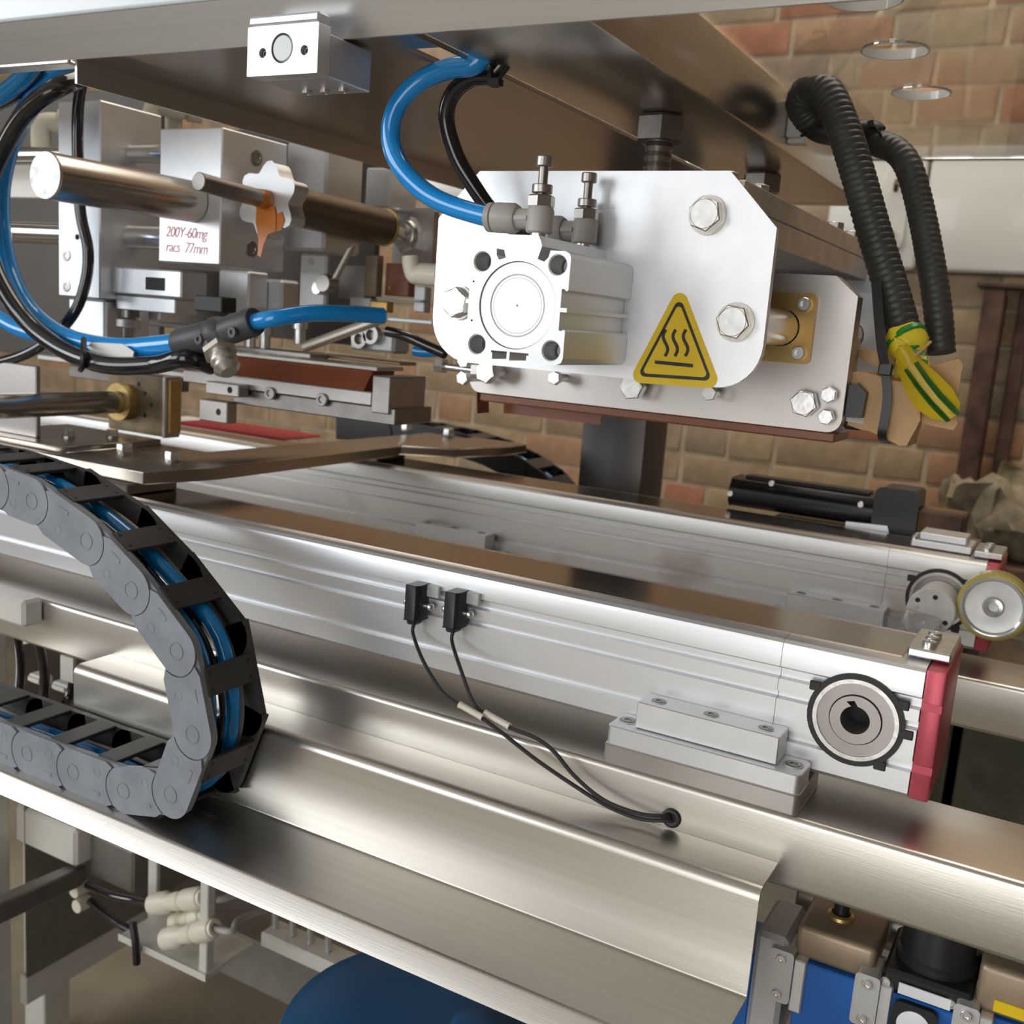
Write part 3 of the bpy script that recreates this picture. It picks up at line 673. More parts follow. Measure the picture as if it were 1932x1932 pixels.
# ================================================================== linear modules
def cut_hole(o, p0, p1, r):
    me0 = o.data; bm = cyl(B(), Vector(p0) - Vector(o['_at']), Vector(p1) - Vector(o['_at']), r, 48)
    bmesh.ops.recalc_face_normals(bm, faces=bm.faces)
    cm = bpy.data.meshes.new('cutter'); bm.to_mesh(cm); bm.free()
    c = bpy.data.objects.new('cutter', cm); COL.objects.link(c); c.matrix_world = Matrix.Translation(Vector(o['_at']))
    md = o.modifiers.new('cut', 'BOOLEAN'); md.operation = 'DIFFERENCE'; md.object = c; md.solver = 'EXACT'
    bpy.context.view_layer.update()
    new = bpy.data.meshes.new_from_object(o.evaluated_get(bpy.context.evaluated_depsgraph_get()))
    o.modifiers.clear(); o.data = new; new.shade_smooth(); new.set_sharp_from_angle(angle=math.radians(30))
    bpy.data.objects.remove(c); bpy.data.meshes.remove(cm)
def module_profile(y0):
    zt, zb = 1.0662, .9845; D = .004; r = .004
    front = [(y0 + D * .0, zb + .003), (y0, zb + .0165), (y0 + .0048, zb + .0168), (y0 + .0048, zb + .0225), (y0, zb + .0235),
             (y0, zb + .0430), (y0 + .0048, zb + .0436), (y0 + .0048, zb + .0478), (y0, zb + .0485), (y0, zb + .0560), (y0 + .0048, zb + .0566), (y0 + .0048, zb + .0618), (y0 + .0004, zb + .0640)]
    return front, zt, zb
def module_poly(y0, wd):
    front, zt, zb = module_profile(y0)
    p = [(y0 + .003, zb)] + front + [(y0 + .0004, zt - .0055), (y0 + .0013, zt - .0025), (y0 + .0035, zt - .0006), (y0 + .007, zt)]
    return p + [(y0 + wd, zt), (y0 + wd, zb)]
def module(y0, wd, xl, label, dirty=False):
    al = 'alu_dirty' if dirty else 'alu_profile'
    t = thing('linear_module', label, 'linear module', (-.2, y0 + wd / 2, .9845), 'belt driven linear modules')
    xe, xj = .2375, .1528
    pl = module_poly(y0, wd)
    mesh_obj('profile', prism(B(), pl, 'x', xl, xj - .0003), al, t, smooth=30)
    mesh_obj('cover_strip', box(B(), xl, xe - .016, y0 + .014, y0 + wd - .010, 1.06625, 1.0675), 'strip_steel', t, smooth=0)
    bx = (.2018, 1.0255)
    eb = mesh_obj('end_block', prism(B(), pl, 'x', xj, xe - .0002), al, t, smooth=30)
    cut_hole(eb, (bx[0], y0 - .01, bx[1]), (bx[0], y0 + .022, bx[1]), .0262)
    cap = mesh_obj('end_cap', box(B(), xe, xe + .0118, y0 + .0002, y0 + wd, .9845, 1.0660), 'red_cap', t, bevel=.0016, seg=2)
    for zz in (.9845 + .020, .9845 + .0590):
        mesh_obj('cap_notch', box(B(), xe + .0004, xe + .0116, y0 - .0002, y0 + .0010, zz - .0025, zz + .0025), 'red_cap', cap, smooth=0)
    # bearing seat: dark ring, race, inner ring with keyed bore
    def ring(nm, r0, r1, ya, yb, m, par, key=False):
        hole = circ(bx[0], bx[1], r0, 40)
        if key:
            hole = [(bx[0] + r0 * math.cos(a), bx[1] + r0 * math.sin(a)) for a in [PI * .62 + (2 * PI - PI * .14) * i / 36 for i in range(37)]]
            hole += [(bx[0] + .0042 - .006, bx[1] + r0 + .0028 + .0005), (bx[0] - .0085 + .002, bx[1] + r0 + .0018)][::1]
        return mesh_obj(nm, prism(B(), circ(bx[0], bx[1], r1, 48), 'y', ya, yb, holes=[hole]), m, par, smooth=25)
    br = ring('bearing_seat', .0258, .0292, y0 - .0007, y0 + .0002, 'black_rubber', t)
    ring('outer_race', .0232, .0257, y0 - .0012, y0 + .018, 'zinc', br)
    ring('shield', .0160, .0231, y0 + .0002, y0 + .016, 'valve_metal', br)
    ring('inner_ring', .0088, .0152, y0 - .0010, y0 + .02, 'valve_metal', br, key=True)
    ring('race_gap', .0153, .0159, y0 + .0008, y0 + .016, 'dark_recess', br)
    mesh_obj('bore', lathe(B(), (bx[0], y0 + .021, bx[1]), (0, 1, 0), [(0, .014), (.001, .014)], 24), 'dark_recess', br)
    for a in (.55, -.05, -.95, 2.6): 
        c_ = (bx[0] + .0305 * math.cos(a), bx[1] + .0305 * math.sin(a))
        mesh_obj('seat_lug', obox(B(), (c_[0], y0 + .0002, c_[1]), (.0036, 0, 0), (0, .0011, 0), (0, 0, .0030)), 'black_rubber', br, bevel=.0006)
    cl = mesh_obj('strip_clamp', box(B(), xe - .014, xe + .0112, y0 + .016, y0 + wd - .012, 1.0676, 1.0735), 'zinc', t, bevel=.0012)
    for yy in (y0 + .026, y0 + .038, y0 + .050): cap_screw(cl, (xe - .003, yy, 1.0735), .0042, .0035, axis='+z')
    return t
m1 = module(0.0, .080, -1.15, 'silver linear module in front, with open bearing and red end cap')
m2 = module(.378, .080, -1.15, 'silver linear module at the back, with a roller wheel at its end', True)

def clamp(y0, xa, xb, base, label):
    t = thing('rail_clamp', label, 'clamp', ((xa + xb) / 2, y0 - .014, .966), 'clamps holding the linear modules')
    mesh_obj('upper_bar', box(B(), xa, xb, y0 - .022, y0 - .0003, .9925, 1.0105), 'alu', t, bevel=.0006)
    for i in range(3):
        xx = xa + (xb - xa) * (.12 + .38 * i)
        o = mesh_obj('counterbore', prism(B(), circ(xx, y0 - .012, .0052, 20), 'z', 1.0105, 1.0109, holes=[circ(xx, y0 - .012, .0044, 20)]), 'unit_grey', t)
        cap_screw(o, (xx, y0 - .012, 1.0104), .0040, .0007, axis='+z', m='dark_steel')
    if base:
        mesh_obj('base_bar', prism(B(), rrect(xa - .017, xb + .017, y0 - .0285, y0 - .0003, .004, 4), 'z', .9795, .9922), 'alu', t, bevel=.0006)
        mesh_obj('base_plate', prism(B(), rrect(xa - .018, xb + .017, y0 - .0292, y0 + .03, .003, 3), 'z', .9664, .9793), 'jaw_steel', t, bevel=.0005)
        for xx in (xa - .0085, xb + .0085):
            o = mesh_obj('counterbore', prism(B(), circ(xx, y0 - .013, .0062, 20), 'z', .9922, .9927, holes=[circ(xx, y0 - .013, .0052, 20)]), 'unit_grey', t)
            cap_screw(o, (xx, y0 - .013, .9921), .0048, .0008, axis='+z', m='dark_steel')
    return t
clamp(0.0, .0685, .1628, True, 'silver stepped clamp with countersunk holes under the front linear module')
clamp(.378, W(1487, 1115, y=.36).x, W(1668, 1170, y=.36).x, True, 'silver clamp bar on the back module beside the roller wheel')
clamp(.378, W(787, 990, y=.36).x, W(920, 1010, y=.36).x, True, 'silver clamp bar on the back module further left')

# module beams (square tube)
def beam(y0, label, m='stainless'):
    t = thing('cross_beam', label, 'beam', (0, y0 + .04, .918), 'square tube beams under the modules')
    mesh_obj('tube', prism(B(), rrect(y0, y0 + .085, .9185, .9660, .004, 4), 'x', -1.15, .70), m, t, smooth=40)
    for xx in (.62, -1.10): mesh_obj('leg', box(B(), xx, xx + .05, y0 + .02, y0 + .07, 0, .9183), 'frame_cream', t, bevel=.002)
    return t
beam(-.030, 'brushed stainless square tube beam carrying the front module', 'tray_steel')
beam(.350, 'brushed stainless square tube beam carrying the back module', 'tray_steel')

# ------------------------------------------------------------------ slot sensors with cables
def sensor(px, py, label, path, mk):
    c_ = W(px, py, y=-.010); x, z = c_.x, c_.z
    t = thing('slot_sensor', label, 'sensor', (x, -.006, z - .0145), 'slot sensors on the front module')
    mesh_obj('body', prism(B(), [(x - .0058, -.0002), (x + .0058, -.0002), (x + .0058, -.011), (x + .0035, -.0155), (x - .0058, -.0155)], 'z', z - .0125, z + .0145), 'black_plastic', t, bevel=.0005)
    mesh_obj('snout', box(B(), x - .005, x + .003, -.013, -.003, z - .0165, z - .0124), 'black_plastic', t, bevel=.001)
    mesh_obj('rail_foot', box(B(), x + .004, x + .016, -.0035, -.0002, z + .005, z + .014), 'unit_grey', t, bevel=.0005)
    for dx in (-.0085, .0095):
        sb = mesh_obj('screw', cyl(B(), (x + dx * .55, -.006, z - .0015), (x + dx, -.006, z - .0015), .0018, 12), 'zinc', t)
        bm = B(); bmesh.ops.create_icosphere(bm, subdivisions=2, radius=.0032); bmesh.ops.translate(bm, verts=bm.verts, vec=(x + dx * 1.15, -.006, z - .0015))
        mesh_obj('screw_head', bm, 'zinc', sb)
    pts = [Vector((x - .001, -.008, z - .0160)), Vector((x, -.010, z - .024))] + [W(a, b, y=yy) for a, b, yy in path]
    cb_ = mesh_obj('cable', tube(B(), pts, .0014, 10, 8), 'black_rubber', t)
    a, b = [W(*q[:2], y=q[2]) for q in mk]
    mesh_obj('cable_marker', tube(B(), [a, a.lerp(b, .3), a.lerp(b, .7), b], .0026, 12, 3, rad=lambda i, N: .0027 if i in (0, N - 1) else .0023), 'cream_plastic', cb_)
    return t
GY = -.0318
sensor(783, 1138, 'black slot sensor further left on the front module, with its cable', [(800, 1250, -.028), (835, 1305, -.036), (868, 1330, -.040), (905, 1352, -.041), (950, 1385, -.041), (1010, 1432, -.041), (1080, 1480, -.041), (1150, 1523, -.040), (1210, 1545, -.038), (1262, 1548, -.034), (1268, 1548, -.026)], ((867, 1329, -.040), (911, 1354, -.041)))
sensor(857, 1152, 'black slot sensor beside the first one, nearer the bearing, with its cable', [(870, 1265, -.028), (890, 1318, -.034), (912, 1345, -.036), (960, 1372, -.038), (1010, 1392, -.040), (1045, 1418, -.041), (1085, 1465, -.041), (1140, 1510, -.042), (1205, 1535, -.042), (1255, 1540, -.037), (1268, 1543, -.026)], ((915, 1345, -.036), (962, 1371, -.038)))
g_ = W(1266, 1544, y=-.031)
t = thing('grommet', 'black rubber grommet where the sensor cables enter the beam', 'grommet', (g_.x, -.031, g_.z - .0065))
mesh_obj('ring', lathe(B(), (g_.x, -.0301, g_.z), (0, -1, 0), [(0, .0066), (.0008, .0066), (.002, .0058), (.0024, .0046), (.0018, .0034)], 28), 'black_rubber', t)

# ------------------------------------------------------------------ folded steel tray in front of the beam
TY = -.068
tz = W(1435, 1682, y=TY).z; tx1 = W(1435, 1682, y=TY).x; fz = W(1404, 1893, x=tx1); fe = W(700, 1750, z=fz.z).y
txl = W(142, 1262, y=TY).x
tr = thing('cable_tray', 'folded brushed steel tray under the front beam holding the cable chain', 'tray', (0, TY, fz.z - .014))
def sheet(pts, th, x0, x1, name, m='tray_steel'):
    """bent sheet: a section in y,z swept along x"""
    L, Rr = [], []
    for i, p in enumerate(pts):
        a = Vector(pts[max(i - 1, 0)]); b = Vector(pts[min(i + 1, len(pts) - 1)]); n = (b - a).normalized(); n = Vector((-n.y, n.x)) * th
        L.append(tuple(p)); Rr.append(tuple(Vector(p) + n))
    return mesh_obj(name, prism(B(), L + Rr[::-1], 'x', x0, x1), m, tr, smooth=40)
arc = lambda cy_, cz_, r, a0, a1, n=6: [(cy_ + r * math.cos(a0 + (a1 - a0) * i / n), cz_ + r * math.sin(a0 + (a1 - a0) * i / n)) for i in range(n + 1)]
sec = [(-.0302, tz)] + arc(TY + .006, tz - .006, .006, PI / 2, PI) + arc(TY - .003, fz.z + .003, .003, 0, -PI / 2, 4)
sheet(sec[:-1] + [(TY - .004, fz.z)], -.0015, txl, tx1, 'back_wall')
fx1 = tx1
sheet([(TY - .0042, fz.z)] + [(fe + .002, fz.z)] + arc(fe + .002, fz.z - .002, .002, PI / 2, PI * .8, 3) + [(fe - .0085, fz.z - .0125)], -.0015, -.62, fx1, 'floor_sheet')
p = W(1160, 1570, y=-.0305)
tag(mesh_obj('tray_screw', hexa(B(), (p.x, -.0302, p.z), (p.x, -.0345, p.z), .004), 'dark_steel'), 'small dark screw head between tray and front beam', 'screw')

# ------------------------------------------------------------------ cable chain
CN, CF = -.130, -.0745
path = [(-110, 905), (-10, 918), (62, 945), (165, 1020), (250, 1113), (335, 1228), (365, 1385), (320, 1490)]
pv = [W(px, py, y=CN) for px, py in path]
low = fz.z + .0185
pv = pv[:-1]
pitch = .0545
pv = [(p.x, p.z) for p in pv]
pv += [(-.2395, .8945), (-.2885, low + .001), (-.3445, low), (-.399, low), (-.4535, low), (-.508, low)]
pv = [(-.523, 1.0965), (-.468, 1.0955)] + pv[1:]
ch = thing('cable_chain', 'dark grey plastic cable drag chain curling down into the tray', 'cable chain', (-.3, (CN + CF) / 2, fz.z))
LH = .0178
def link(i):
    a, b = Vector(pv[i]), Vector(pv[i + 1]); u = (b - a).normalized(); n = Vector((-u.y, u.x))      # n: outward side of the curl
    rnd_end = lambda k, m_: [tuple(b + u * (LH * k * math.sin(t_)) + n * (LH * k * math.cos(t_))) for t_ in [PI * j / m_ for j in range(m_ + 1)]]
    lk = mesh_obj('link', prism(B(), [tuple(a + u * .002 + n * LH * .96), *rnd_end(.97, 12), tuple(a + u * .002 - n * LH * .96), tuple(a - u * .006 - n * LH * .5), tuple(a - u * .006 + n * LH * .5)], 'y', CN + .0012, CN + .0060), 'chain_grey', ch, smooth=20)
    mesh_obj('cheek', prism(B(), [tuple(a + u * .0195 + n * LH), *rnd_end(1.0, 16), tuple(a + u * .0195 - n * LH)] + [tuple(a + u * (.0195 * math.cos(q_)) + n * (.0195 * math.sin(q_))) for q_ in [-.85 + 1.7 * j / 8 for j in range(9)]], 'y', CN - .0012, CN + .0011), 'chain_grey', lk, bevel=.0004)
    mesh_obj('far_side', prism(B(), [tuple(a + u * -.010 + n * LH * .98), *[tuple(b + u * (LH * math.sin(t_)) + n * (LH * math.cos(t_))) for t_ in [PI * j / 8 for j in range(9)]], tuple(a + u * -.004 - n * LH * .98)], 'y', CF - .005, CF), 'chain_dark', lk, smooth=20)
    y0 = CN - .0012
    mesh_obj('pivot_boss', lathe(B(), (b.x, y0 + .0002, b.y), (0, -1, 0), [(0, .0068), (.0007, .0066), (.0007, .0058), (.0003, .0056), (.0003, 0)], 24), 'chain_grey', lk)
    e = a.lerp(b, .52) - n * .007
    mesh_obj('stud_mark', lathe(B(), (e.x, y0 + .0002, e.y), (0, -1, 0), [(0, .0044), (.0004, .0043), (.0004, .0028), (.0001, .0026), (.0001, 0)], 18), 'chain_grey', lk)
    e = a.lerp(b, .55) + n * .010
    mesh_obj('stamp', obox(B(), (e.x, y0 - .0001, e.y), (u.x * .005, 0, u.y * .005), (0, .0003, 0), (n.x * .0016, 0, n.y * .0016)), 'chain_grey', lk, smooth=0)
    # cross bars on the outer and inner side
    for sgn, nm in ((1, 'outer_bar'), (-1, 'inner_bar')):
        c_ = a.lerp(b, .42) + n * (LH * .93 * sgn)
        bm = B(); obox(bm, (c_.x, (CN + CF) / 2, c_.y), (u.x * .0105, 0, u.y * .0105), (0, (CF - CN) / 2 - .0045, 0), (n.x * .0016, 0, n.y * .0016))
        br_ = mesh_obj(nm, bm, 'chain_dark', lk, bevel=.0006)
        if sgn > 0:
            for dy in (.009, CF - CN - .009):
                for du in (-.006, .006):
                    q_ = c_ + u * du + n * .0015
                    mesh_obj('clip_hole', obox(B(), (q_.x, CN + dy, q_.y), (u.x * .0014, 0, u.y * .0014), (0, .0012, 0), (n.x * .0003, 0, n.y * .0003)), 'dark_recess', br_, smooth=0)
    w0 = a.lerp(b, .5)
    mesh_obj('web', prism(B(), [tuple(a.lerp(b, .1) + n * LH * .9), tuple(a.lerp(b, .9) + n * LH * .9), tuple(a.lerp(b, .9) - n * LH * .9), tuple(a.lerp(b, .1) - n * LH * .9)], 'y', CN + .0066, CN + .0085), 'chain_dark', lk, smooth=0)
for i in range(len(pv) - 1): link(i)
def in_chain(name, label, dy, dn, r, m, cat='hose', n=10):
    pts = []
    for i, p in enumerate(pv):
        a = Vector(pv[max(i - 1, 0)]); b = Vector(pv[min(i + 1, len(pv) - 1)]); u = (b - a).normalized(); nn = Vector((-u.y, u.x))
        q_ = Vector(p) + nn * (dn + .0015 * math.sin(i * 1.7 + dy * 300)); pts.append(Vector((q_.x, CN + dy + .0015 * math.sin(i * 1.3), q_.y)))
    hose(name, label, pts, r, m, cat, n, 6, 'hoses and cables inside the cable chain')
in_chain('chain_hose', 'thick blue air hose inside the chain, nearer the back wall of the tray', .0352, .003, .0060, 'blue_hose')
in_chain('chain_hose', 'blue air hose inside the chain along its near side', .0168, -.001, .0054, 'blue_hose')
in_chain('chain_cable', 'black cable between the two blue hoses inside the chain', .0258, .001, .0022, 'black_hose', 'cable')
in_chain('chain_cable', 'thin grey cable beside the far blue hose inside the chain', .0452, .002, .0019, 'grey_plastic', 'cable')

# ================================================================== behind the back module
# servo motor lying along the back module
t = thing('servo_motor', 'black servo motor with gearbox lying behind the back module', 'motor', (.05, .50, 1.056))
ma, mb = W(1374, 940, y=.475).x, W(1652, 960, y=.475).x; mz0, mz1 = 1.0665, W(1380, 903, y=.475).z
sec_ = [(.475, mz0 + .006), (.475, mz1 - .010), (.482, mz1), (.520, mz1), (.527, mz1 - .010), (.527, mz0 + .006), (.520, mz0), (.482, mz0)]
mesh_obj('body', prism(B(), sec_, 'x', ma, mb), 'black_motor', t, bevel=.001)
mesh_obj('top_rib', box(B(), ma + .012, mb - .01, .490, .512, mz1, mz1 + .004), 'black_motor', t, bevel=.001)
gx = W(1730, 960, y=.475).x
mesh_obj('gearbox', prism(B(), rrect(mb, gx, mz0 - .004, mz1 + .012, .006, 4), 'y', .470, .532), 'black_plastic', t, bevel=.002)
mesh_obj('output_flange', box(B(), gx, gx + .045, .478, .525, mz0 - .004, mz1 - .006), 'rust', t, bevel=.002)
mesh_obj('mount_plate', box(B(), ma + .05, gx + .06, .4585, .535, 1.0545, mz0 - .0042), 'stainless_dark', t, bevel=.001)
mesh_obj('bracket', prism(B(), [(W(1598, 985, y=.472).x, mz0 - .004), (W(1598, 985, y=.472).x, mz0 + .004), (W(1675, 1000, y=.472).x, mz0 + .006), (W(1680, 1010, y=.472).x, mz0 - .004)], 'y', .4655, .4698), 'alu', t, smooth=0)
for px, py in ((1378, 931), (1456, 912), (1624, 952)):
    p = W(px, py, y=.4735); cap_screw(t, (p.x, .4748, p.z), .0032, .003)
# end plate with screws on top of the back module
t = thing('belt_tensioner', 'silver belt tensioner plate with screws on the end of the back module', 'tensioner', (.22, .42, 1.0676))
mesh_obj('plate', box(B(), .168, .2215, .398, .446, 1.0678, 1.0745), 'alu', t, bevel=.001)
mesh_obj('raised_pad', box(B(), .174, .216, .404, .440, 1.0746, 1.0815), 'alu', t, bevel=.001)
for yy in (.403, .412, .421): cap_screw(t, (.1705, yy, 1.0745), .0028, .003, axis='+z')

# roller wheel and bagged hub on the back module's end
hx = .2018
t = thing('drive_hub', 'white plastic drive hub in a clear bag on the back module', 'hub', (hx, .34, .99))
hc = W(1757, 1152, y=.325)
mesh_obj('sleeve', cyl(B(), (hc.x, .3255, hc.z), (hx, .377, 1.0255), .0180, 32), 'nylon', t)
mesh_obj('face_plate', lathe(B(), (hc.x, .3258, hc.z), (0, -1, 0), [(0, .0205), (.003, .0205), (.004, .0195), (.004, 0)], 36), 'nylon', t)
for dx, dz in ((-.012, .008), (.013, -.008), (.002, .013)):
    mesh_obj('face_hole', lathe(B(), (hc.x + dx, .3219, hc.z + dz), (0, -1, 0), [(0, .0022), (.0002, .0022)], 14), 'dark_recess', t)
bm = B(); bmesh.ops.create_icosphere(bm, subdivisions=3, radius=1.)
for v in bm.verts: v.co = Vector((hc.x - .006 + v.co.x * .018, .318 + v.co.y * .004, hc.z - .012 + v.co.z * .012))
mesh_obj('clear_bag', crumple(bm, .006, 4., 90.), 'bag_film', t)
wc = W(1874, 1146, y=.325)
t = thing('roller_wheel', 'clear roller wheel with yellow polyurethane rim at the module end', 'wheel', (wc.x, .335, wc.z - .031))
mesh_obj('rim', lathe(B(), (wc.x, .345, wc.z), (0, -1, 0), [(0, .0270), (.002, .0295), (.018, .0295), (.020, .0270), (.020, .0262), (.001, .0262)], 48, capped=False), 'wheel_rim', t)
mesh_obj('disc', lathe(B(), (wc.x, .345, wc.z), (0, -1, 0), [(0, .0261), (.0215, .0261), (.0225, .0250), (.0222, .0240), (.019, .0225), (.0185, .009), (.0205, .0075), (.0208, .0045), (.018, .004), (.018, 0)], 48), 'wheel_clear', t)
mesh_obj('axle', cyl(B(), (wc.x, .3452, wc.z), (wc.x, .3772, wc.z), .006, 16), 'zinc', t)
# steel column of the machine frame behind the modules
pa, pb = W(1094, 860, y=.62).x, W(1214, 860, y=.62).x
t = thing('machine_post', 'dark stainless box post standing behind the back module', 'post', ((pa + pb) / 2, .66, 0))
mesh_obj('tube', box(B(), pa, pb, .62, .70, .012, 1.4025), 'post_dark', t, bevel=.003, seg=2)
mesh_obj('foot_plate', box(B(), pa - .04, pb + .04, .58, .74, 0, .012), 'stainless_dark', t, bevel=.002)

# rear cable chain, small and black
def simple_chain(label, pts, y0, y1, hh, at_):
    t = thing('rear_cable_chain', label, 'cable chain', at_)
    for i in range(len(pts) - 1):
        a, b = Vector(pts[i]), Vector(pts[i + 1]); u = (b - a).normalized(); n = Vector((-u.y, u.x))
        shp = [tuple(a - u * .006 + n * hh), *[tuple(b + u * hh * math.sin(q_) + n * hh * math.cos(q_)) for q_ in [PI * j / 8 for j in range(9)]], tuple(a - u * .006 - n * hh)]
        lk = mesh_obj('link', prism(B(), shp, 'y', y0 + (.002 if i % 2 else 0), y0 + .006), 'black_plastic', t, smooth=20)
        mesh_obj('far_side', prism(B(), shp, 'y', y1 - .005, y1), 'black_plastic', lk, smooth=20)
        c_ = a.lerp(b, .4) + n * hh * .92
        mesh_obj('outer_bar', obox(B(), (c_.x, (y0 + y1) / 2, c_.y), (u.x * .011, 0, u.y * .011), (0, (y1 - y0) / 2 - .004, 0), (n.x * .0015, 0, n.y * .0015)), 'chain_dark', lk, bevel=.0004)
    return t
ry = .60
rp = [W(px, py, y=ry) for px, py in ((640, 808), (720, 815), (795, 824), (860, 838), (920, 858), (972, 884), (1015, 914), (1046, 950))]
simple_chain('black rear cable chain curving down behind the back module', [(p.x, p.z) for p in rp], ry, ry + .06, .0165, (rp[4].x, ry + .03, rp[-1].z))
hose('rear_chain_hose', 'short length of blue hose inside the rear black chain', [Vector((p.x, ry + .035, p.z + .004)) for p in rp[2:]], .005, 'blue_hose', 'hose', 10)

# ================================================================== carriage on the modules
ca = thing('carriage_plate', 'brown grey steel carriage plate bridging the two modules', 'plate', (-.5, .3, 1.068))
mesh_obj('plate', prism(B(), [(-.66, .022), (-.4425, .022), (-.4255, .095), (-.4255, .56), (W(700, 827, z=1.0895).x, .56), (W(560, 836, z=1.0895).x, .165), (-.66, .165)], 'z', 1.078, 1.0895), 'stainless_dark', ca, bevel=.0012, seg=2)
mesh_obj('wing', prism(B(), [(-.4250, .40), (-.37, .44), (-.345, .52), (-.345, .575), (-.425, .575)], 'z', 1.0795, 1.0905), 'stainless_dark', ca, bevel=.0012)
for yy in (.01, .388): mesh_obj('slider', box(B(), -.64 if yy < .1 else -.49, -.45, yy, yy + .06, 1.0678, 1.0779), 'dark_steel', ca, bevel=.001)
for px, py in ((235, 853), (326, 868), (767, 812), (846, 822)):
    p = W(px, py, z=1.0905); hex_bolt(ca, (p.x, p.y, 1.0895 if px < 600 else 1.0905), .0075, .010, axis='+z', washer=True)
ub = thing('shaft_bracket', 'bent steel angle bracket holding the lower guide rod', 'bracket', (-.56, .08, 1.0897))
bz = 1.0897
mesh_obj('base', prism(B(), [(-.72, .035), (-.578, .035), (-.570, .043), (-.570, .16), (-.72, .16)], 'z', bz, bz + .006), 'stainless_dark', ub, bevel=.001)
p = W(70, 700, y=.055)
mesh_obj('upright', box(B(), -.72, W(68, 790, y=.055).x, .055, .061, bz + .006, W(60, 690, y=.055).z), 'jaw_steel', ub, bevel=.001)
for px, py in ((130, 815), (212, 815)):
    p = W(px, py, z=bz + .012); hex_bolt(ub, (p.x, p.y, bz + .006), .006, .009, axis='+z', washer=True)
# lower guide rod running towards the viewer, with its bronze bush block
p0 = W(228, 758, y=.165)
rd = thing('lower_guide_rod', 'dark steel guide rod running into the bronze bush', 'rod', (p0.x, .05, p0.z - .014))
mesh_obj('rod', cyl(B(), (p0.x, -.12, p0.z), (p0.x, .1715, p0.z), .0125, 28), 'shaft_steel', rd)
bb_ = thing('bush_block', 'drilled steel bush block with bronze ring beside the guide rod', 'block', (p0.x + .02, .19, bz + .0062))
mesh_obj('ring', prism(B(), circ(p0.x, p0.z, .0205, 32), 'y', .160, .1718, holes=[circ(p0.x, p0.z, .0128, 32)]), 'bronze_rim', bb_, smooth=25)
xr_ = W(318, 780, y=.172).x
mesh_obj('block', prism(B(), rrect(p0.x - .028, xr_ - .004, bz + .0064, p0.z + .030, .003, 3), 'y', .172, .188, holes=[circ(p0.x, p0.z, .0129, 24)]), 'bush_brown', bb_, smooth=25)
mesh_obj('end_plate', box(B(), xr_ - .0038, xr_ + .001, .166, .188, bz + .0064, p0.z + .034), 'jaw_steel', bb_, bevel=.0008)
mesh_obj('brass_shim', box(B(), xr_ + .0012, xr_ + .0045, .170, .186, bz + .012, p0.z + .030), 'bronze_rim', bb_, bevel=.0005)
for dx, dz in ((.030, .012), (.030, -.012), (.020, .021), (.040, 0)):
    mesh_obj('hole', lathe(B(), (p0.x + dx, .1722, p0.z + dz), (0, -1, 0), [(0, .0028), (.0004, .0028)], 12), 'dark_recess', bb_)
# red stop and white slider end on the back module, under the carriage's far side
def rectY(a, b, y): p, q_ = W(*a, y=y), W(*b, y=y); return p.x, q_.x, q_.z, p.z
def slab(name, label, cat, a, b, y, dep, m, bev=.001, group=None, zmin=None):
    xa, xb, za, zb = rectY(a, b, y)
    if zmin is not None: za = zmin
    t = thing(name, label, cat, ((xa + xb) / 2, y + dep / 2, za), group)
    mesh_obj('body', box(B(), xa, xb, y, y + dep, za, zb), m, t, bevel=bev)
    t['_r'] = (xa, xb, za, zb)
    return t
t = slab('red_stop_block', 'dark red plastic stop block under the copper jaw bar', 'block', (328, 795), (534, 832), .30, .07, 'red_block', .002)
r_ = t['_r']; mesh_obj('rail', box(B(), r_[0] - .06, r_[1] - .02, .295, .38, 1.0906, r_[2] - .0002), 'white_plastic', t, bevel=.003)

# copper faced jaw bar of the next station
xa, xb, za, zb = rectY((330, 682), (738, 742), .17)
cz_ = (za + zb) / 2
jb = thing('copper_jaw_bar', 'copper coloured jaw bar with bolted silver rail beneath', 'bar', ((xa + xb) / 2, .19, 1.12))
xs, xt, zs, zt_ = rectY((452, 706), (700, 790), .165)
zs2 = W(700, 790, y=.165).z; zt2 = W(452, 706, y=.165).z
mesh_obj('rail', box(B(), W(345, 700, y=.165).x, W(700, 770, y=.165).x, .165, .215, zs2 + .012, zt2 - .002), 'jaw_steel', jb, bevel=.001)
mesh_obj('copper_face', prism(B(), [(.166, zt2 - .0018), (.215, zt2 - .0018), (.215, zt2 + .017), (.180, zt2 + .017)], 'x', W(330, 690, y=.17).x, W(690, 740, y=.17).x), 'copper_film', jb, smooth=0)
mesh_obj('top_cap', box(B(), W(330, 680, y=.17).x, W(700, 735, y=.17).x, .178, .222, zt2 + .0172, zt2 + .021), 'alu_side', jb, bevel=.0006)
mesh_obj('end_block', box(B(), W(701, 750, y=.165).x, W(735, 750, y=.165).x, .165, .225, zs2 + .006, zt2 + .014), 'valve_metal', jb, bevel=.001)
mesh_obj('foot_rail', box(B(), W(440, 770, y=.168).x, W(745, 800, y=.168).x, .168, .23, zs2 - .004, zs2 + .0118), 'dark_steel', jb, bevel=.001)
for px, py in ((510, 742), (608, 754)):
    p = W(px, py, y=.164); cap_screw(jb, (p.x, .165, p.z), .0065, .003, m='valve_metal')
for px, py in ((430, 765), (595, 787)):
    p = W(px, py, y=.172); hex_bolt(jb, (p.x, .180, zs2 + .0118), .005, .005, axis='+z', washer=False)
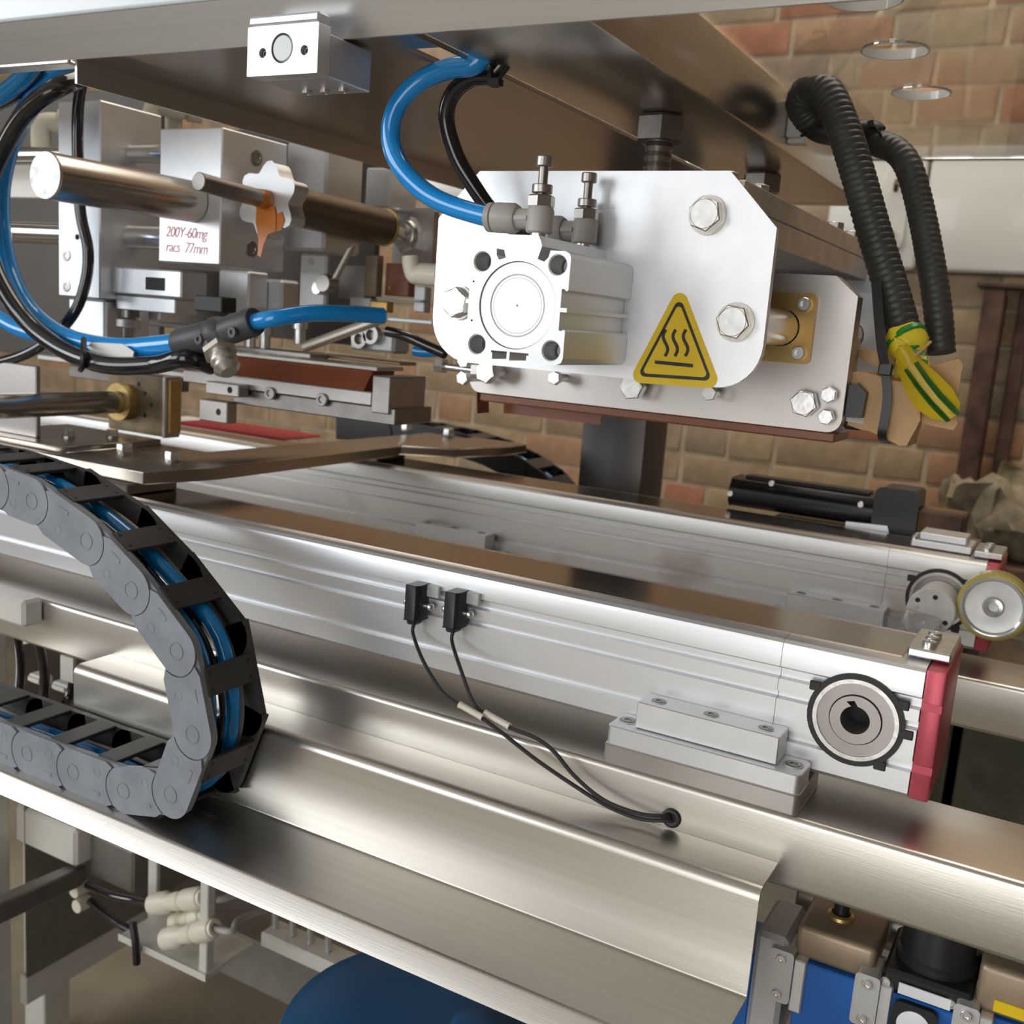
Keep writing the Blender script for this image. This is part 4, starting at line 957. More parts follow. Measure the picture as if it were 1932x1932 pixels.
for i, (a, b) in enumerate((((388, 718), (450, 750)), ((376, 752), (428, 800)))):
    t = slab('clamp_lug', ('upper', 'lower')[i] + ' drilled steel clamp lug at the left end of the copper bar', 'lug', a, b, .150, .0145, 'jaw_steel', .001, 'clamp lugs')
    r_ = t['_r']; mesh_obj('hole', lathe(B(), (r_[1] - .012, .1502, (r_[2] + r_[3]) / 2), (0, -1, 0), [(0, .0035), (.0003, .0035)], 14), 'dark_recess', t)
t = slab('long_rail', 'long pale grey rail under the hose loop', 'rail', (70, 668), (418, 722), .20, .03, 'jaw_steel')
t = slab('rail_plate', 'grey steel plate behind the bush block', 'plate', (130, 688), (345, 740), .226, .01, 'frame_grey')

# ================================================================== guide blocks of the next station
GB = 'silver guide blocks of the next station'
t = slab('guide_block', 'tall silver guide block behind the thin black cable', 'block', (109, 192), (188, 564), .10, .078, 'alu', .0012, GB)
blk = t; r_ = t['_r']
for px, py, rr in ((125, 482, .006), (125, 540, .006)):
    p = W(px, py, y=.0995); cap_screw(t, (p.x, .1002, p.z), rr, .0008, m='valve_metal')
p = W(145, 447, y=.0995); cap_screw(t, (p.x, .1002, p.z), .0028, .0008, m='dark_recess')
xa_ = r_[1]
pz = W(300, 535, y=.125)
mesh_obj('sensor_bracket', box(B(), xa_ + .0002, W(342, 530, y=.115).x, .115, .150, W(300, 560, y=.115).z, W(300, 508, y=.115).z), 'alu', t, bevel=.0015)
mesh_obj('bracket_slot', box(B(), W(275, 530, y=.1145).x, W(310, 530, y=.1145).x, .1142, .1149, W(300, 548, y=.1145).z, W(300, 524, y=.1145).z), 'dark_recess', t, smooth=0)
mesh_obj('bracket_step', box(B(), xa_ + .0002, W(330, 580, y=.12).x, .120, .150, W(300, 590, y=.12).z, W(300, 562, y=.12).z), 'alu', t, bevel=.001)
mesh_obj('foot', box(B(), W(128, 600, y=.11).x, W(198, 600, y=.11).x, .11, .17, W(150, 668, y=.11).z, r_[2] - .0002), 'alu', t, bevel=.003)
t2 = slab('guide_block', 'square silver guide block with red handwriting on its face', 'block', (302, 243), (414, 500), .10, .0885, 'alu', .0012, GB)
r2 = t2['_r']
for px, py in ((484, 298), (475, 470)):
    p = W(px, py, x=r2[1]); cap_screw(t2, (r2[1], p.y, p.z), .0075, .0012, axis='+x', m='dark_steel')
for i, (txt, px, py, s_) in enumerate((('200Y-60mg', 312, 446, .0105), ('racs  77mm', 312, 474, .0105))):
    cu = bpy.data.curves.new('handwriting', 'FONT'); cu.body = txt; cu.size = s_ * 1.35; cu.shear = .25; cu.extrude = .00005; cu.space_character = .93
    tmp = bpy.data.objects.new('tmp', cu); me = bpy.data.meshes.new_from_object(tmp); bpy.data.objects.remove(tmp); bpy.data.curves.remove(cu)
    o = bpy.data.objects.new('handwriting', me); COL.objects.link(o); me.materials.clear(); me.materials.append(MATS['red_ink'])
    p = W(px, py, y=.0998); o.parent = t2; o.location = Vector((p.x, .0997, p.z)) - Vector(t2['_at']); o.rotation_euler = (PI / 2, .02, 0); o.scale = (.88, 1, 1)
def rod(name, label, pa, pb, r, m, cat='rod', group=None, n=28):
    return tag(mesh_obj(name, cyl(B(), pa, pb, r, n), m), label, cat, group)
for py, r, nm in ((291, .0088, 'upper'), (447, .0115, 'lower')):
    p = W(250, py, y=.140)
    rod('guide_rod', nm + ' chromed guide rod between the two silver guide blocks', (r_[1] + .0003, .140, p.z), (r2[0] - .0003, .140, p.z), r, 'chrome', 'rod', 'chromed guide rods')
    p2 = W(60, py - 6, y=.140)
    rod('guide_rod', nm + ' chromed guide rod at the left of the tall guide block', (r_[0] - .35, .140, p.z), (r_[0] - .0003, .140, p.z), r, 'chrome', 'rod', 'chromed guide rods')
s_ = W(366, 381, y=.10)
bs = thing('polished_shaft', 'thick polished steel shaft with scratched end pointing at the viewer', 'shaft', (s_.x, .02, s_.z - .019))
mesh_obj('shaft', cyl(B(), (s_.x, -.060, s_.z), (s_.x, .0998, s_.z), .0190, 40), 'shaft_steel', bs)
mesh_obj('end_face', lathe(B(), (s_.x, -.0601, s_.z), (0, -1, 0), [(0, .0188), (.0005, .0185), (.0005, 0)], 40), 'shaft_end', bs)
slab('backing_plate', 'white painted plate behind the end of the polished shaft', 'plate', (-120, 312), (92, 374), .20, .02, 'white_paint')
# adjusting screw with star nut
AX = -.385
n0 = W(503, 378, x=AX); tip = W(374, 346, x=AX); se = W(722, 428, x=AX); az = n0.z
ad = thing('adjusting_screw', 'adjusting screw with silver star nut and brown sleeve, smeared with orange grease', 'screw', (AX, n0.y, az - .033))
mesh_obj('rod', cyl(B(), (AX, tip.y, az + .0045), (AX, n0.y, az), .0078, 24), 'dark_steel', ad)
star = []
for i in range(48):
    a = 2 * PI * i / 48; star.append((AX + (.0292 - .0048 * math.cos(6 * a + .6)) * math.cos(a), az + (.0292 - .0048 * math.cos(6 * a + .6)) * math.sin(a)))
nut = mesh_obj('star_nut', prism(B(), star, 'y', n0.y, n0.y + .022), 'alu', ad, bevel=.0012)
mesh_obj('sleeve', cyl(B(), (AX, n0.y + .0222, az), (AX, se.y, az - .004), .0185, 32), 'brown_sleeve', ad)
mesh_obj('sleeve_lip', cyl(B(), (AX, se.y + .0002, az - .004), (AX, se.y + .004, az - .004), .0196, 32), 'bronze_rim', ad)
gz = [(AX - .003, az - .004), (AX + .011, az - .006), (AX + .013, az - .016), (AX + .0125, az - .027), (AX + .004, az - .030), (AX - .001, az - .039), (AX - .004, az - .050), (AX - .007, az - .049), (AX - .0065, az - .036), (AX - .0105, az - .020), (AX - .010, az - .006)]
mesh_obj('grease_smear', prism(B(), gz, 'y', n0.y - .0016, n0.y - .0002), 'orange_grease', ad, bevel=.0005)
gz2 = [(AX + .0135, az - .012), (AX + .019, az - .010), (AX + .0225, az - .017), (AX + .019, az - .0255), (AX + .0135, az - .027)]
mesh_obj('grease_patch', prism(B(), gz2, 'y', n0.y - .0008, n0.y - .0002), 'orange_grease', ad, bevel=.0003)
mesh_obj('grease_ring', lathe(B(), (AX, n0.y - .012, az + .0005), (0, 1, 0), [(0, .0079), (.002, .0086), (.010, .0088), (.0118, .0082)], 20), 'orange_grease', ad)
hn = thing('end_nut', 'large zinc hex nut on a square plate at the end of the brown sleeve', 'nut', (AX, se.y + .03, az - .035))
hy = W(770, 430, x=AX).y
mesh_obj('plate', prism(B(), rrect(AX - .026, AX + .026, az - .040, az + .022, .004, 4), 'y', hy + .010, hy + .022), 'jaw_steel', hn, bevel=.0008)
mesh_obj('hex_nut', hexa(B(), (AX, hy + .0098, az - .008), (AX, hy - .004, az - .008), .0205, .3), 'zinc', hn, smooth=20)
mesh_obj('collar', lathe(B(), (AX, hy - .0042, az - .008), (0, -1, 0), [(0, .0165), (.005, .0155), (.005, .012), (.009, .0115), (.009, .0075)], 28), 'zinc', hn)
mesh_obj('spindle', cyl(B(), (AX, se.y + .0045, az - .0045), (AX, hy - .0135, az - .008), .0072, 18), 'zinc', hn)
# plates and fittings around the adjusting screw
slab('guide_block', 'silver guide block half hidden behind the star nut', 'block', (540, 266), (610, 474), .205, .06, 'alu', .003, GB)
slab('guide_block', 'small silver guide block seen through the loop of the thick blue hose', 'block', (690, 316), (735, 392), .300, .05, 'alu', .002, GB)
t = slab('lever_plate', 'grey steel lever plate with rivets hanging below the silver blocks', 'plate', (566, 478), (612, 585), .215, .008, 'unit_grey', .002)
for px, py in ((587, 493), (595, 537)):
    p = W(px, py, y=.214); cap_screw(t, (p.x, .2149, p.z), .003, .002)
t = thing('toggle_lever', 'small steel toggle lever with a ring beside the lever plate', 'lever', tuple(W(630, 565, y=.21)))
mesh_obj('arm', obox(B(), (W(640, 512, y=.208) + W(655, 482, y=.208)) / 2, (W(655, 482, y=.208) - W(622, 545, y=.208)) / 2, (0, .003, 0), (.004, 0, .002)), 'alu_side', t, bevel=.001)
p = W(618, 535, y=.208); mesh_obj('pivot', cyl(B(), (p.x, .200, p.z), (p.x, .214, p.z), .009, 20), 'valve_metal', t)
p = W(602, 545, y=.208); mesh_obj('pin', cyl(B(), (p.x, .203, p.z), (p.x, .2145, p.z), .006, 14), 'zinc', t)
for a, b, y, m_, lb in (((690, 480), (708, 560), .26, 'unit_tan', 'narrow brown metal strip left of the reddish plate'), ((728, 496), (770, 560), .27, 'teflon_brown', 'reddish brown plate behind the press'),
                        ((640, 500), (688, 566), .31, 'dark_steel', 'dark steel plate behind the toggle lever'), ((782, 540), (800, 590), .26, 'unit_grey', 'short grey upright beside the white elbow'),
                        ((708, 560), (796, 570), .25, 'unit_grey', 'thin grey shelf bar above the yellow spacer'), ((698, 567), (730, 590), .255, 'brass', 'small yellow spacer block under the shelf bar'),
                        ((660, 560), (697, 590), .255, 'unit_grey', 'small grey block beside the yellow spacer')):
    slab('bracket_plate', lb, 'plate', a, b, y, .012, m_)
t = thing('white_elbow', 'cream plastic elbow fitting beside the left edge of the front plate', 'fitting', tuple(W(785, 538, y=.2)))
a, b, c_ = W(775, 484, y=.2), W(778, 515, y=.2), W(812, 519, y=.2)
mesh_obj('body', tube(B(), [a, a.lerp(b, .6), b + Vector((.003, 0, -.002)), b.lerp(c_, .5), c_], .0085, 14), 'cream_plastic', t)
mesh_obj('collar', cyl(B(), b.lerp(c_, .45), c_ + Vector((.012, 0, 0)), .0105, 20), 'cream_plastic', t)
# lower odds and ends: lever rod, bar, valve cluster
rod('lever_rod', 'long bare steel rod lying slanted below the blue hose', W(572, 656, y=.16), W(724, 600, y=.19), .0052, 'alu_side', 'rod', None, 14)
slab('flat_bar', 'flat grey bar between the rod and the front plate', 'bar', (722, 597), (815, 613), .19, .012, 'unit_grey')
t = slab('valve_base', 'long grey base bar under the small valves', 'bar', (566, 664), (755, 690), .25, .03, 'unit_tan')
t = slab('valve_base', 'dark grey block under the row of silver caps', 'block', (440, 652), (585, 692), .22, .03, 'valve_metal')
for i, (px, py, lb) in enumerate(((472, 646, 'leftmost silver cap on the dark grey block'), (500, 640, 'second silver cap on the dark grey block'), (566, 628, 'silver cap standing right of the dark grey block'))):
    p = W(px, py + 14, y=.235); q_ = W(px, py - 8, y=.235)
    t = thing('silver_cap', lb, 'cap', tuple(p), 'silver caps under the blue hose')
    mesh_obj('stem', cyl(B(), p - Vector((0, 0, .004)), q_, .0062, 18), 'zinc', t)
    mesh_obj('cap', lathe(B(), q_, (0, 0, 1), [(0, .0085), (.007, .0085), (.009, .0065), (.009, 0)], 20), 'zinc', t)
t = slab('small_valve', 'small grey valve body with two round ports below the rod', 'valve', (660, 622), (742, 668), .24, .03, 'unit_grey', .003)
for px, py in ((683, 640), (705, 632)):
    p = W(px, py, y=.238); mesh_obj('port', lathe(B(), (p.x, .2399, p.z), (0, -1, 0), [(0, .0095), (.008, .0095), (.008, .0055), (.002, .005), (.002, 0)], 20), 'valve_metal', t)
hose('short_black_hose', 'short black hose running behind the left edge of the front plate', cp([(730, 625, .22), (765, 634, .22), (800, 650, .22), (840, 668, .22)]), .0052, 'black_hose', 'hose')
hose('short_blue_hose', 'short dark blue hose end just left of the front plate', cp([(782, 662, .26), (805, 665, .26), (840, 662, .26)]), .0052, 'blue_hose', 'hose')
t = thing('cap_stack', 'silver cap on a post beside the foot of the tall guide block', 'cap', tuple(W(235, 652, y=.14)))
p = W(236, 648, y=.14)
mesh_obj('post', cyl(B(), p, W(236, 612, y=.14), .0085, 20), 'jaw_steel', t)
mesh_obj('collar', cyl(B(), W(236, 618, y=.14), W(236, 600, y=.14), .0165, 24), 'alu', t)
mesh_obj('nipple', lathe(B(), W(243, 599, y=.14), (0, 0, 1), [(0, .0105), (.008, .0105), (.012, .0075), (.014, .004), (.014, 0)], 18), 'dark_steel', t)
t = slab('bright_cube', 'bright silver stepped block right of the capped post', 'block', (258, 574), (300, 606), .17, .03, 'alu', .002)
t = slab('bright_cube', 'bright silver block with rounded notch under the square guide block', 'block', (412, 508), (468, 590), .20, .03, 'alu', .002)
t = slab('bright_cube', 'bright silver cube left of the grey lever plate', 'block', (492, 525), (530, 588), .23, .03, 'alu', .003)
t = slab('black_slab', 'black rubber slab above the tee fitting', 'slab', (366, 556), (418, 590), .10, .02, 'black_rubber')
slab('tan_plate', 'grey steel carrier plate behind the bright blocks', 'plate', (300, 505), (420, 620), .235, .01, 'backdrop_dark')
slab('tan_plate', 'wide dark sheet added to darken the background of the next station', 'plate', (-160, 190), (300, 700), .42, .01, 'backdrop_dark')  # added dark sheet, hides the bright bricks behind
slab('tan_plate', 'dark backing plate between the guide blocks and the press', 'plate', (250, 250), (700, 655), .345, .008, 'backdrop_dark')

# cream elbows above the guide blocks
def elbow(px, py, y, label, s=1.):
    c_ = W(px, py, y=y); t = thing('cream_elbow', label, 'fitting', (c_.x, c_.y, c_.z - .03), 'cream push-in elbows')
    mesh_obj('body', tube(B(), [c_ + Vector((0, 0, -.020 * s)), c_ + Vector((0, 0, -.004)), c_ + Vector((.003, .004, .004)), c_ + Vector((.012, .016, .005)) * s], .0085 * s, 14), 'cream_plastic', t)
    mesh_obj('collar', lathe(B(), c_ + Vector((.008, .010, .005)) * s, (.6, .8, 0), [(0, .0105 * s), (.014 * s, .0105 * s), (.015 * s, .008 * s)], 18), 'cream_plastic', t)
    mesh_obj('thread', cyl(B(), c_ + Vector((0, 0, -.032 * s)), c_ + Vector((0, 0, -.019 * s)), .006 * s, 14), 'zinc', t)
elbow(78, 238, .16, 'cream push-in elbow above the end of the polished shaft', 1.3)
elbow(287, 207, .20, 'cream push-in elbow between the two guide blocks', 1.2)
elbow(328, 215, .23, 'cream push-in elbow just under the frame lip', 1.1)

# ------------------------------------------------------------------ hose loop at the left
hose('loop_hose', 'large blue hose looping out at the left edge and back to the tee fitting', cp([(135, 128, .075), (100, 150, .06), (60, 195, .045), (22, 262, .04), (2, 340, .04), (0, 420, .04), (14, 505, .04), (50, 580, .04), (105, 628, .04), (170, 650, .04), (240, 657, .04), (300, 653, .04), (345, 648, .04)]), .0098, 'blue_hose')
hose('loop_hose', 'upper blue hose rising to the frame at the left edge', cp([(66, 118, .02), (40, 150, .02), (0, 180, .02), (-60, 210, .02)]), .0080, 'blue_hose')
hose('loop_hose', 'blue hose passing low behind the black hose at the left edge', cp([(-60, 560, .09), (0, 600, .09), (40, 622, .09), (100, 640, .09), (170, 665, .085), (240, 680, .08), (300, 672, .08)]), .0085, 'blue_hose')
hose('black_loop_hose', 'thick black hose looping beside the blue hose at the left edge', cp([(145, 150, .040), (110, 165, .020), (60, 200, .012), (15, 265, .015), (-25, 360, .015), (-25, 450, .015), (0, 530, .015), (50, 605, .02), (120, 660, .02), (200, 688, .02), (290, 688, .03), (350, 676, .030), (400, 690, .055)]), .0085, 'black_hose')
hose('black_loop_hose', 'second black hose crossing the blue hoses at the top left', cp([(75, 125, .045), (50, 160, .04), (20, 185, .04), (-40, 210, .04)]), .0065, 'black_hose')
hose('thin_cable', 'thin black cable hanging in front of the tall guide block', cp([(155, 150, .075), (147, 210, .075), (147, 300, .078), (152, 400, .08), (166, 470, .08), (162, 530, .078), (140, 590, .07), (95, 640, .065), (40, 672, .06), (-40, 692, .06)]), .0055, 'black_hose', 'cable')
tf = thing('tee_fitting', 'dark grey plastic tee fitting with threaded nickel stub on the hose loop', 'fitting', tuple(W(415, 690, y=.04)))
a, b, c_ = W(338, 648, y=.04), W(412, 630, y=.04), W(482, 606, y=.04)
mesh_obj('left_arm', lathe(B(), a, b - a, [(0, .0125), (.003, .0135), ((b - a).length * .72, .0135), ((b - a).length, .011)], 22), 'tee_plastic', tf)
mesh_obj('right_arm', lathe(B(), c_, b - c_, [(0, .0115), (.003, .0125), ((b - c_).length * .6, .0125), ((b - c_).length, .011)], 22), 'tee_plastic', tf)
bm = B(); bmesh.ops.create_icosphere(bm, subdivisions=3, radius=.0155); bmesh.ops.translate(bm, verts=bm.verts, vec=b); mesh_obj('hub', bm, 'tee_plastic', tf)
for px, py in ((378, 640), (441, 627)):
    p = W(px, py, y=.027); mesh_obj('rivet', lathe(B(), p, (0, -1, 0), [(0, .0045), (.003, .0045), (.003, .002), (.0015, .0015), (.0015, 0)], 14), 'tee_plastic', tf)
d0, d1 = W(408, 645, y=.038), W(432, 703, y=.030); dl = (d1 - d0).length
mesh_obj('stub', lathe(B(), d0, d1 - d0, [(dl * i / 14, .0098 if (i // 2) % 2 else .0118) for i in range(13)] + [(dl, .007)], 20), 'alu_side', tf, smooth=25)
mesh_obj('stub_nut', hexa(B(), d0.lerp(d1, .22), d0.lerp(d1, .38), .0155), 'alu_side', tf, smooth=20)
hose('loop_hose', 'blue hose leaving the tee fitting to the right', cp([(474, 609, .04), (520, 600, .045), (590, 591, .07), (660, 592, .10), (722, 596, .13)]), .0072, 'blue_hose')
t = thing('hose_tag', 'white blank tag tied to the hose loop', 'tag', tuple(W(215, 680, y=.026)))
tg = [W(px, py, y=.026) for px, py in ((174, 647), (232, 650), (252, 664), (250, 678), (180, 668), (166, 655))]
mesh_obj('plate', prism(B(), [(p.x, p.z) for p in tg], 'y', .0255, .028), 'white_plastic', t, bevel=.0006)
mesh_obj('tie', tube(B(), cp([(158, 640, .026), (157, 662, .01), (156, 690, .009), (152, 698, .012)]), .0026, 8), 'black_plastic', t)

# ================================================================== under the tray: left side of the base frame
t = thing('frame_leg', 'white painted machine leg at the left edge', 'leg', tuple(W(8, 1932, y=.05))[:2] + (0,))
lx = W(22, 1700, y=.10).x
mesh_obj('tube', box(B(), lx - .05, lx, .05, .10, .01, .86), 'frame_cream', t, bevel=.003)
mesh_obj('sleeve', cyl(B(), (lx - .012, .03, W(10, 1625, y=.03).z), (lx - .012, .03, W(10, 1430, y=.03).z), .010, 18), 'frame_grey', t)
mesh_obj('foot', box(B(), lx - .06, lx + .01, .04, .11, 0, .0098), 'frame_cream', t, bevel=.002)
t = slab('white_cover', 'white sheet metal cover box under the chain', 'box', (24, 1516), (142, 1640), .11, .12, 'white_paint', .004)
t = slab('junction_box', 'dark grey junction box beside the white cover', 'box', (168, 1572), (250, 1690), .13, .10, 'frame_grey', .003)
for i, (px, py) in enumerate(((150, 1650), (160, 1672), (165, 1700))):
    p = W(px, py, y=.128); mesh_obj('gland', cyl(B(), (p.x, .1298, p.z), (p.x, .112, p.z), .008, 14), 'cream_plastic', t)
hose('drooping_cable', 'black cable drooping from the junction box to the white fittings', cp([(165, 1670, .11), (210, 1690, .10), (260, 1700, .10), (300, 1702, .09)]), .0045, 'black_hose', 'cable')
hose('drooping_cable', 'black cable below the first, leading to the lower white fitting', cp([(170, 1700, .11), (220, 1740, .10), (270, 1765, .10), (320, 1772, .09)]), .0045, 'black_hose', 'cable')
# bracket with white push-in fittings
vb = thing('fitting_bracket', 'cream angle bracket carrying white push-in fittings below the tray', 'bracket', tuple(W(320, 1850, y=.06)))
a, b = W(224, 1768, y=.06), W(386, 1846, y=.06)
bm = prism(B(), [(a.x, a.z - .003), (b.x, b.z - .003), (b.x, b.z + .003), (a.x, a.z + .003)], 'y', .06, .13)
mesh_obj('shelf', bm, 'frame_cream', vb, bevel=.001)
p = W(246, 1600, y=.10); mesh_obj('back_strip', box(B(), p.x - .006, p.x + .008, .13, .136, W(246, 1740, y=.13).z, W(246, 1590, y=.13).z), 'frame_cream', vb, bevel=.001)
p = W(392, 1700, y=.07); mesh_obj('upright', box(B(), p.x - .005, p.x + .006, .064, .075, W(392, 1832, y=.07).z, W(392, 1660, y=.07).z), 'frame_cream', vb, bevel=.001)
p = W(255, 1800, y=.058); mesh_obj('tie', tube(B(), cp([(250, 1740, .056), (256, 1780, .054), (258, 1818, .056)]), .004, 8), 'black_plastic', vb)
def fitting(px0, py0, px1, py1, y, label):
    a, b = W(px0, py0, y=y), W(px1, py1, y=y); L = (b - a).length
    t = thing('push_fitting', label, 'fitting', tuple(a), 'white push-in fittings below the tray')
    mesh_obj('body', lathe(B(), a, b - a, [(0, .0075), (.002, .0115), (L * .28, .0120), (L * .36, .0088), (L * .42, .0088), (L * .48, .0098), (L * .60, .0095), (L * .64, .007), (L * .68, .0112), (L * .93, .0118), (L, .010)], 22), 'cream_plastic', t)
    mesh_obj('release_ring', lathe(B(), b, b - a, [(0, .009), (.004, .0085), (.004, .005), (.001, .005)], 18), 'cream_plastic', t)
    return b
b1 = fitting(288, 1706, 380, 1694, .075, 'upper white push-in fitting on the cream bracket')
b2 = fitting(312, 1772, 402, 1752, .065, 'lower white push-in fitting on the cream bracket')
b3 = fitting(330, 1740, 385, 1728, .085, 'small white push-in fitting between the other two')
hose('grey_tube', 'thin grey tube leaving the upper white fitting', [b1, b1 + Vector((.02, .005, .003)), W(450, 1688, y=.10), W(520, 1680, y=.14)], .0035, 'grey_plastic', 'hose')
hose('grey_tube', 'thin grey tube leaving the lower white fitting', [b2, b2 + Vector((.02, .005, .002)), W(450, 1736, y=.09), W(500, 1715, y=.13)], .0035, 'grey_plastic', 'hose')
# base frame rails
def rail(name, label, a, b, hw, hh, m):
    a, b = Vector(a), Vector(b); u = (b - a) / 2; s_ = Vector((0, 0, 1)).cross(u).normalized() * hw
    return tag(mesh_obj(name, obox(B(), (a + b) / 2, u, s_, (0, 0, hh)), m, bevel=.002), label, 'rail')
z1_ = W(420, 1775, y=.16).z
rail('base_rail', 'grey steel base rail running under the tray towards the right', (W(400, 1800, y=.18).x, .20, z1_ - .03), (.20, .20, z1_ - .03), .02, .03, 'frame_grey')
tag(mesh_obj('rail_channel', box(B(), W(490, 1780, y=.14).x, .02, .14, .17, W(500, 1790, y=.14).z, W(500, 1762, y=.14).z), 'frame_cream', bevel=.002), 'cream channel strip with pins under the tray', 'channel')
for i, (px, nm) in enumerate(((512, 'leftmost'), (545, 'second'), (578, 'third'), (612, 'fourth'))):
    p = W(px, 1772 + i * 16, y=.15)
    rod('channel_pin', nm + ' dark pin standing on the cream channel', (p.x, .155, W(500, 1762, y=.14).z + .0002), (p.x, .155, W(500, 1762, y=.14).z + .042), .004, 'zinc', 'pin', 'pins on the cream channel', 12)
za_ = W(110, 1800, x=-.62).z
rail('base_rail', 'cream base rail running back from the left leg', (lx + .004, .11, W(40, 1838, x=lx).z - .02), (lx + .004, .95, W(40, 1838, x=lx).z - .02), .006, .02, 'frame_cream')
rail('base_rail', 'grey crossbar reaching in from the left edge', W(-60, 1742, y=-.05), W(150, 1648, y=.128), .010, .012, 'frame_grey')
tag(mesh_obj('base_sheet', box(B(), lx + .011, lx + .013, .11, .95, W(40, 1838, x=lx).z + .0005, .84), 'frame_grey', smooth=0), 'grey brown side sheet inside the machine base', 'panel')
tag(mesh_obj('base_pan', box(B(), -1.0, .5, .30, .95, .42, .423), 'frame_grey', smooth=0), 'dull brown bottom pan inside the machine base', 'panel')
# black cables and white connectors left of the tray's back wall
for i, (L, lb) in enumerate((([(32, 1195, .02), (38, 1270, .0), (30, 1350, -.02), (22, 1420, -.045)], 'black cable dropping at the left edge behind the lower chain'),
                             ([(75, 1215, .03), (84, 1270, .01), (80, 1330, -.01), (62, 1385, -.025)], 'second black cable dropping behind the lower chain'),
                             ([(142, 1270, .03), (132, 1310, .01), (108, 1350, .01), (90, 1392, .0)], 'black cable sweeping left from the end of the tray wall'))):
    hose('hanging_cable', lb, cp(L), .0048, 'black_hose', 'cable', 10, 6, 'cables hanging left of the tray wall')
for a, b, lb in (((52, 1270), (80, 1296), 'upper left white connector among the hanging cables'), ((97, 1285), (128, 1312), 'white connector nearest the tray wall'), ((54, 1338), (70, 1356), 'lowest white connector among the hanging cables')):
    t = slab('connector', lb, 'connector', a, b, .045, .014, 'white_plastic', .002, 'white connectors among the hanging cables')
    r_ = t['_r']; mesh_obj('latch', box(B(), r_[0] + .003, r_[1] - .003, .0425, .0449, r_[2] + .003, r_[3] - .002), 'cream_plastic', t, bevel=.0005)
t = slab('beam_joint', 'pale steel joint bracket clamped on the front beam at the left', 'bracket', (-90, 1096), (44, 1186), -.052, .0215, 'frame_cream', .003)
t = slab('hanging_strip', 'pale strip hanging below the front beam', 'strip', (113, 1235), (138, 1290), .0, .004, 'frame_cream', .0005)

# ================================================================== air preparation units, bottom right
AY = -.020
def apx(px, py): return W(px, py, y=AY)
GA = 'air preparation units under the beam'
def bracket(px, py, label, h=105):
    a, b = apx(px, py), apx(px + 28, py + h)
    t = thing('unit_bracket', label, 'bracket', (a.x, AY, b.z), 'silver brackets between the air units')
    mesh_obj('plate', prism(B(), rrect(a.x, b.x, b.z, a.z, .002, 3), 'y', AY - .006, AY + .02), 'unit_grey', t, bevel=.0008)
    mesh_obj('side_plate', box(B(), b.x + .0003, b.x + .008, AY - .003, AY + .02, b.z - .006, a.z - .004), 'alu', t, bevel=.0008)
    for f_ in (.14, .86): cap_screw(t, ((a.x + b.x) / 2, AY - .006, b.z + (a.z - b.z) * f_), .0032, .002)
bracket(1461, 1780, 'left silver bracket between the grey unit and the blue filter')
bracket(1621, 1826, 'middle silver bracket between the blue filter and the regulator')
bracket(1806, 1884, 'right silver bracket after the black regulator knob')
t = slab('air_unit', 'grey and blue end unit beside the tray corner', 'air unit', (1428, 1755), (1460, 1985), AY, .05, 'unit_grey', .003, GA)
r_ = t['_r']; mesh_obj('blue_panel', box(B(), r_[0] - .02, r_[0] - .0003, AY + .004, AY + .046, r_[2], r_[3] - .02), 'unit_blue', t, bevel=.001)
t = slab('air_unit', 'air filter with plain blue front panel and tan top', 'air unit', (1506, 1812), (1600, 2020), AY + .001, .05, 'unit_blue', .001, GA)
r_ = t['_r']
mesh_obj('top_body', box(B(), r_[0] - .004, r_[1] + .006, AY + .004, AY + .075, r_[3] + .0002, r_[3] + .022), 'unit_tan', t, bevel=.004, seg=3)
mesh_obj('side_strip', box(B(), r_[1] + .0003, r_[1] + .009, AY + .001, AY + .05, r_[2], r_[3] - .006), 'unit_grey', t, bevel=.0006)
p = Vector(((r_[0] + r_[1]) / 2 - .002, AY + .030, r_[3] + .022))
mesh_obj('ring', lathe(B(), p, (0, 0, 1), [(0, .0085), (.002, .0080), (.003, .0062), (.001, .0052)], 24), 'bronze_rim', t)
mesh_obj('button', cyl(B(), p + Vector((0, 0, .0005)), p + Vector((0, 0, .012)), .0048, 18), 'black_plastic', t)
t = slab('air_unit', 'air regulator with black knob, round gauge and blue front', 'air unit', (1680, 1872), (1774, 2080), AY + .001, .05, 'unit_blue', .001, GA)
r_ = t['_r']; xm = (r_[0] + r_[1]) / 2
mesh_obj('knob_base', box(B(), r_[0] - .006, r_[1] + .008, AY + .002, AY + .058, r_[3] + .0002, r_[3] + .014), 'black_plastic', t, bevel=.002)
mesh_obj('knob', lathe(B(), (xm + .002, AY + .030, r_[3] + .0142), (0, 0, 1), [(0, .0235), (.004, .0235), (.006, .0215), (.034, .0205), (.037, .018), (.037, 0)], 30), 'black_plastic', t, smooth=20)
mesh_obj('name_plate', box(B(), r_[0] + .004, r_[1] - .003, AY - .0005, AY + .0006, r_[3] + .002, r_[3] + .009), 'dial_face', t, bevel=.0002)
g_ = apx(1725, 1928)
gg = mesh_obj('gauge_bezel', prism(B(), rrect(g_.x - .012, g_.x + .012, g_.z - .012, g_.z + .012, .004, 4), 'y', AY - .005, AY + .0008), 'black_plastic', t, bevel=.0008)
mesh_obj('dial', lathe(B(), (g_.x, AY - .0051, g_.z), (0, -1, 0), [(0, .0095), (.0006, .0095), (.0008, .009), (.0008, 0)], 28), 'dial_face', gg)
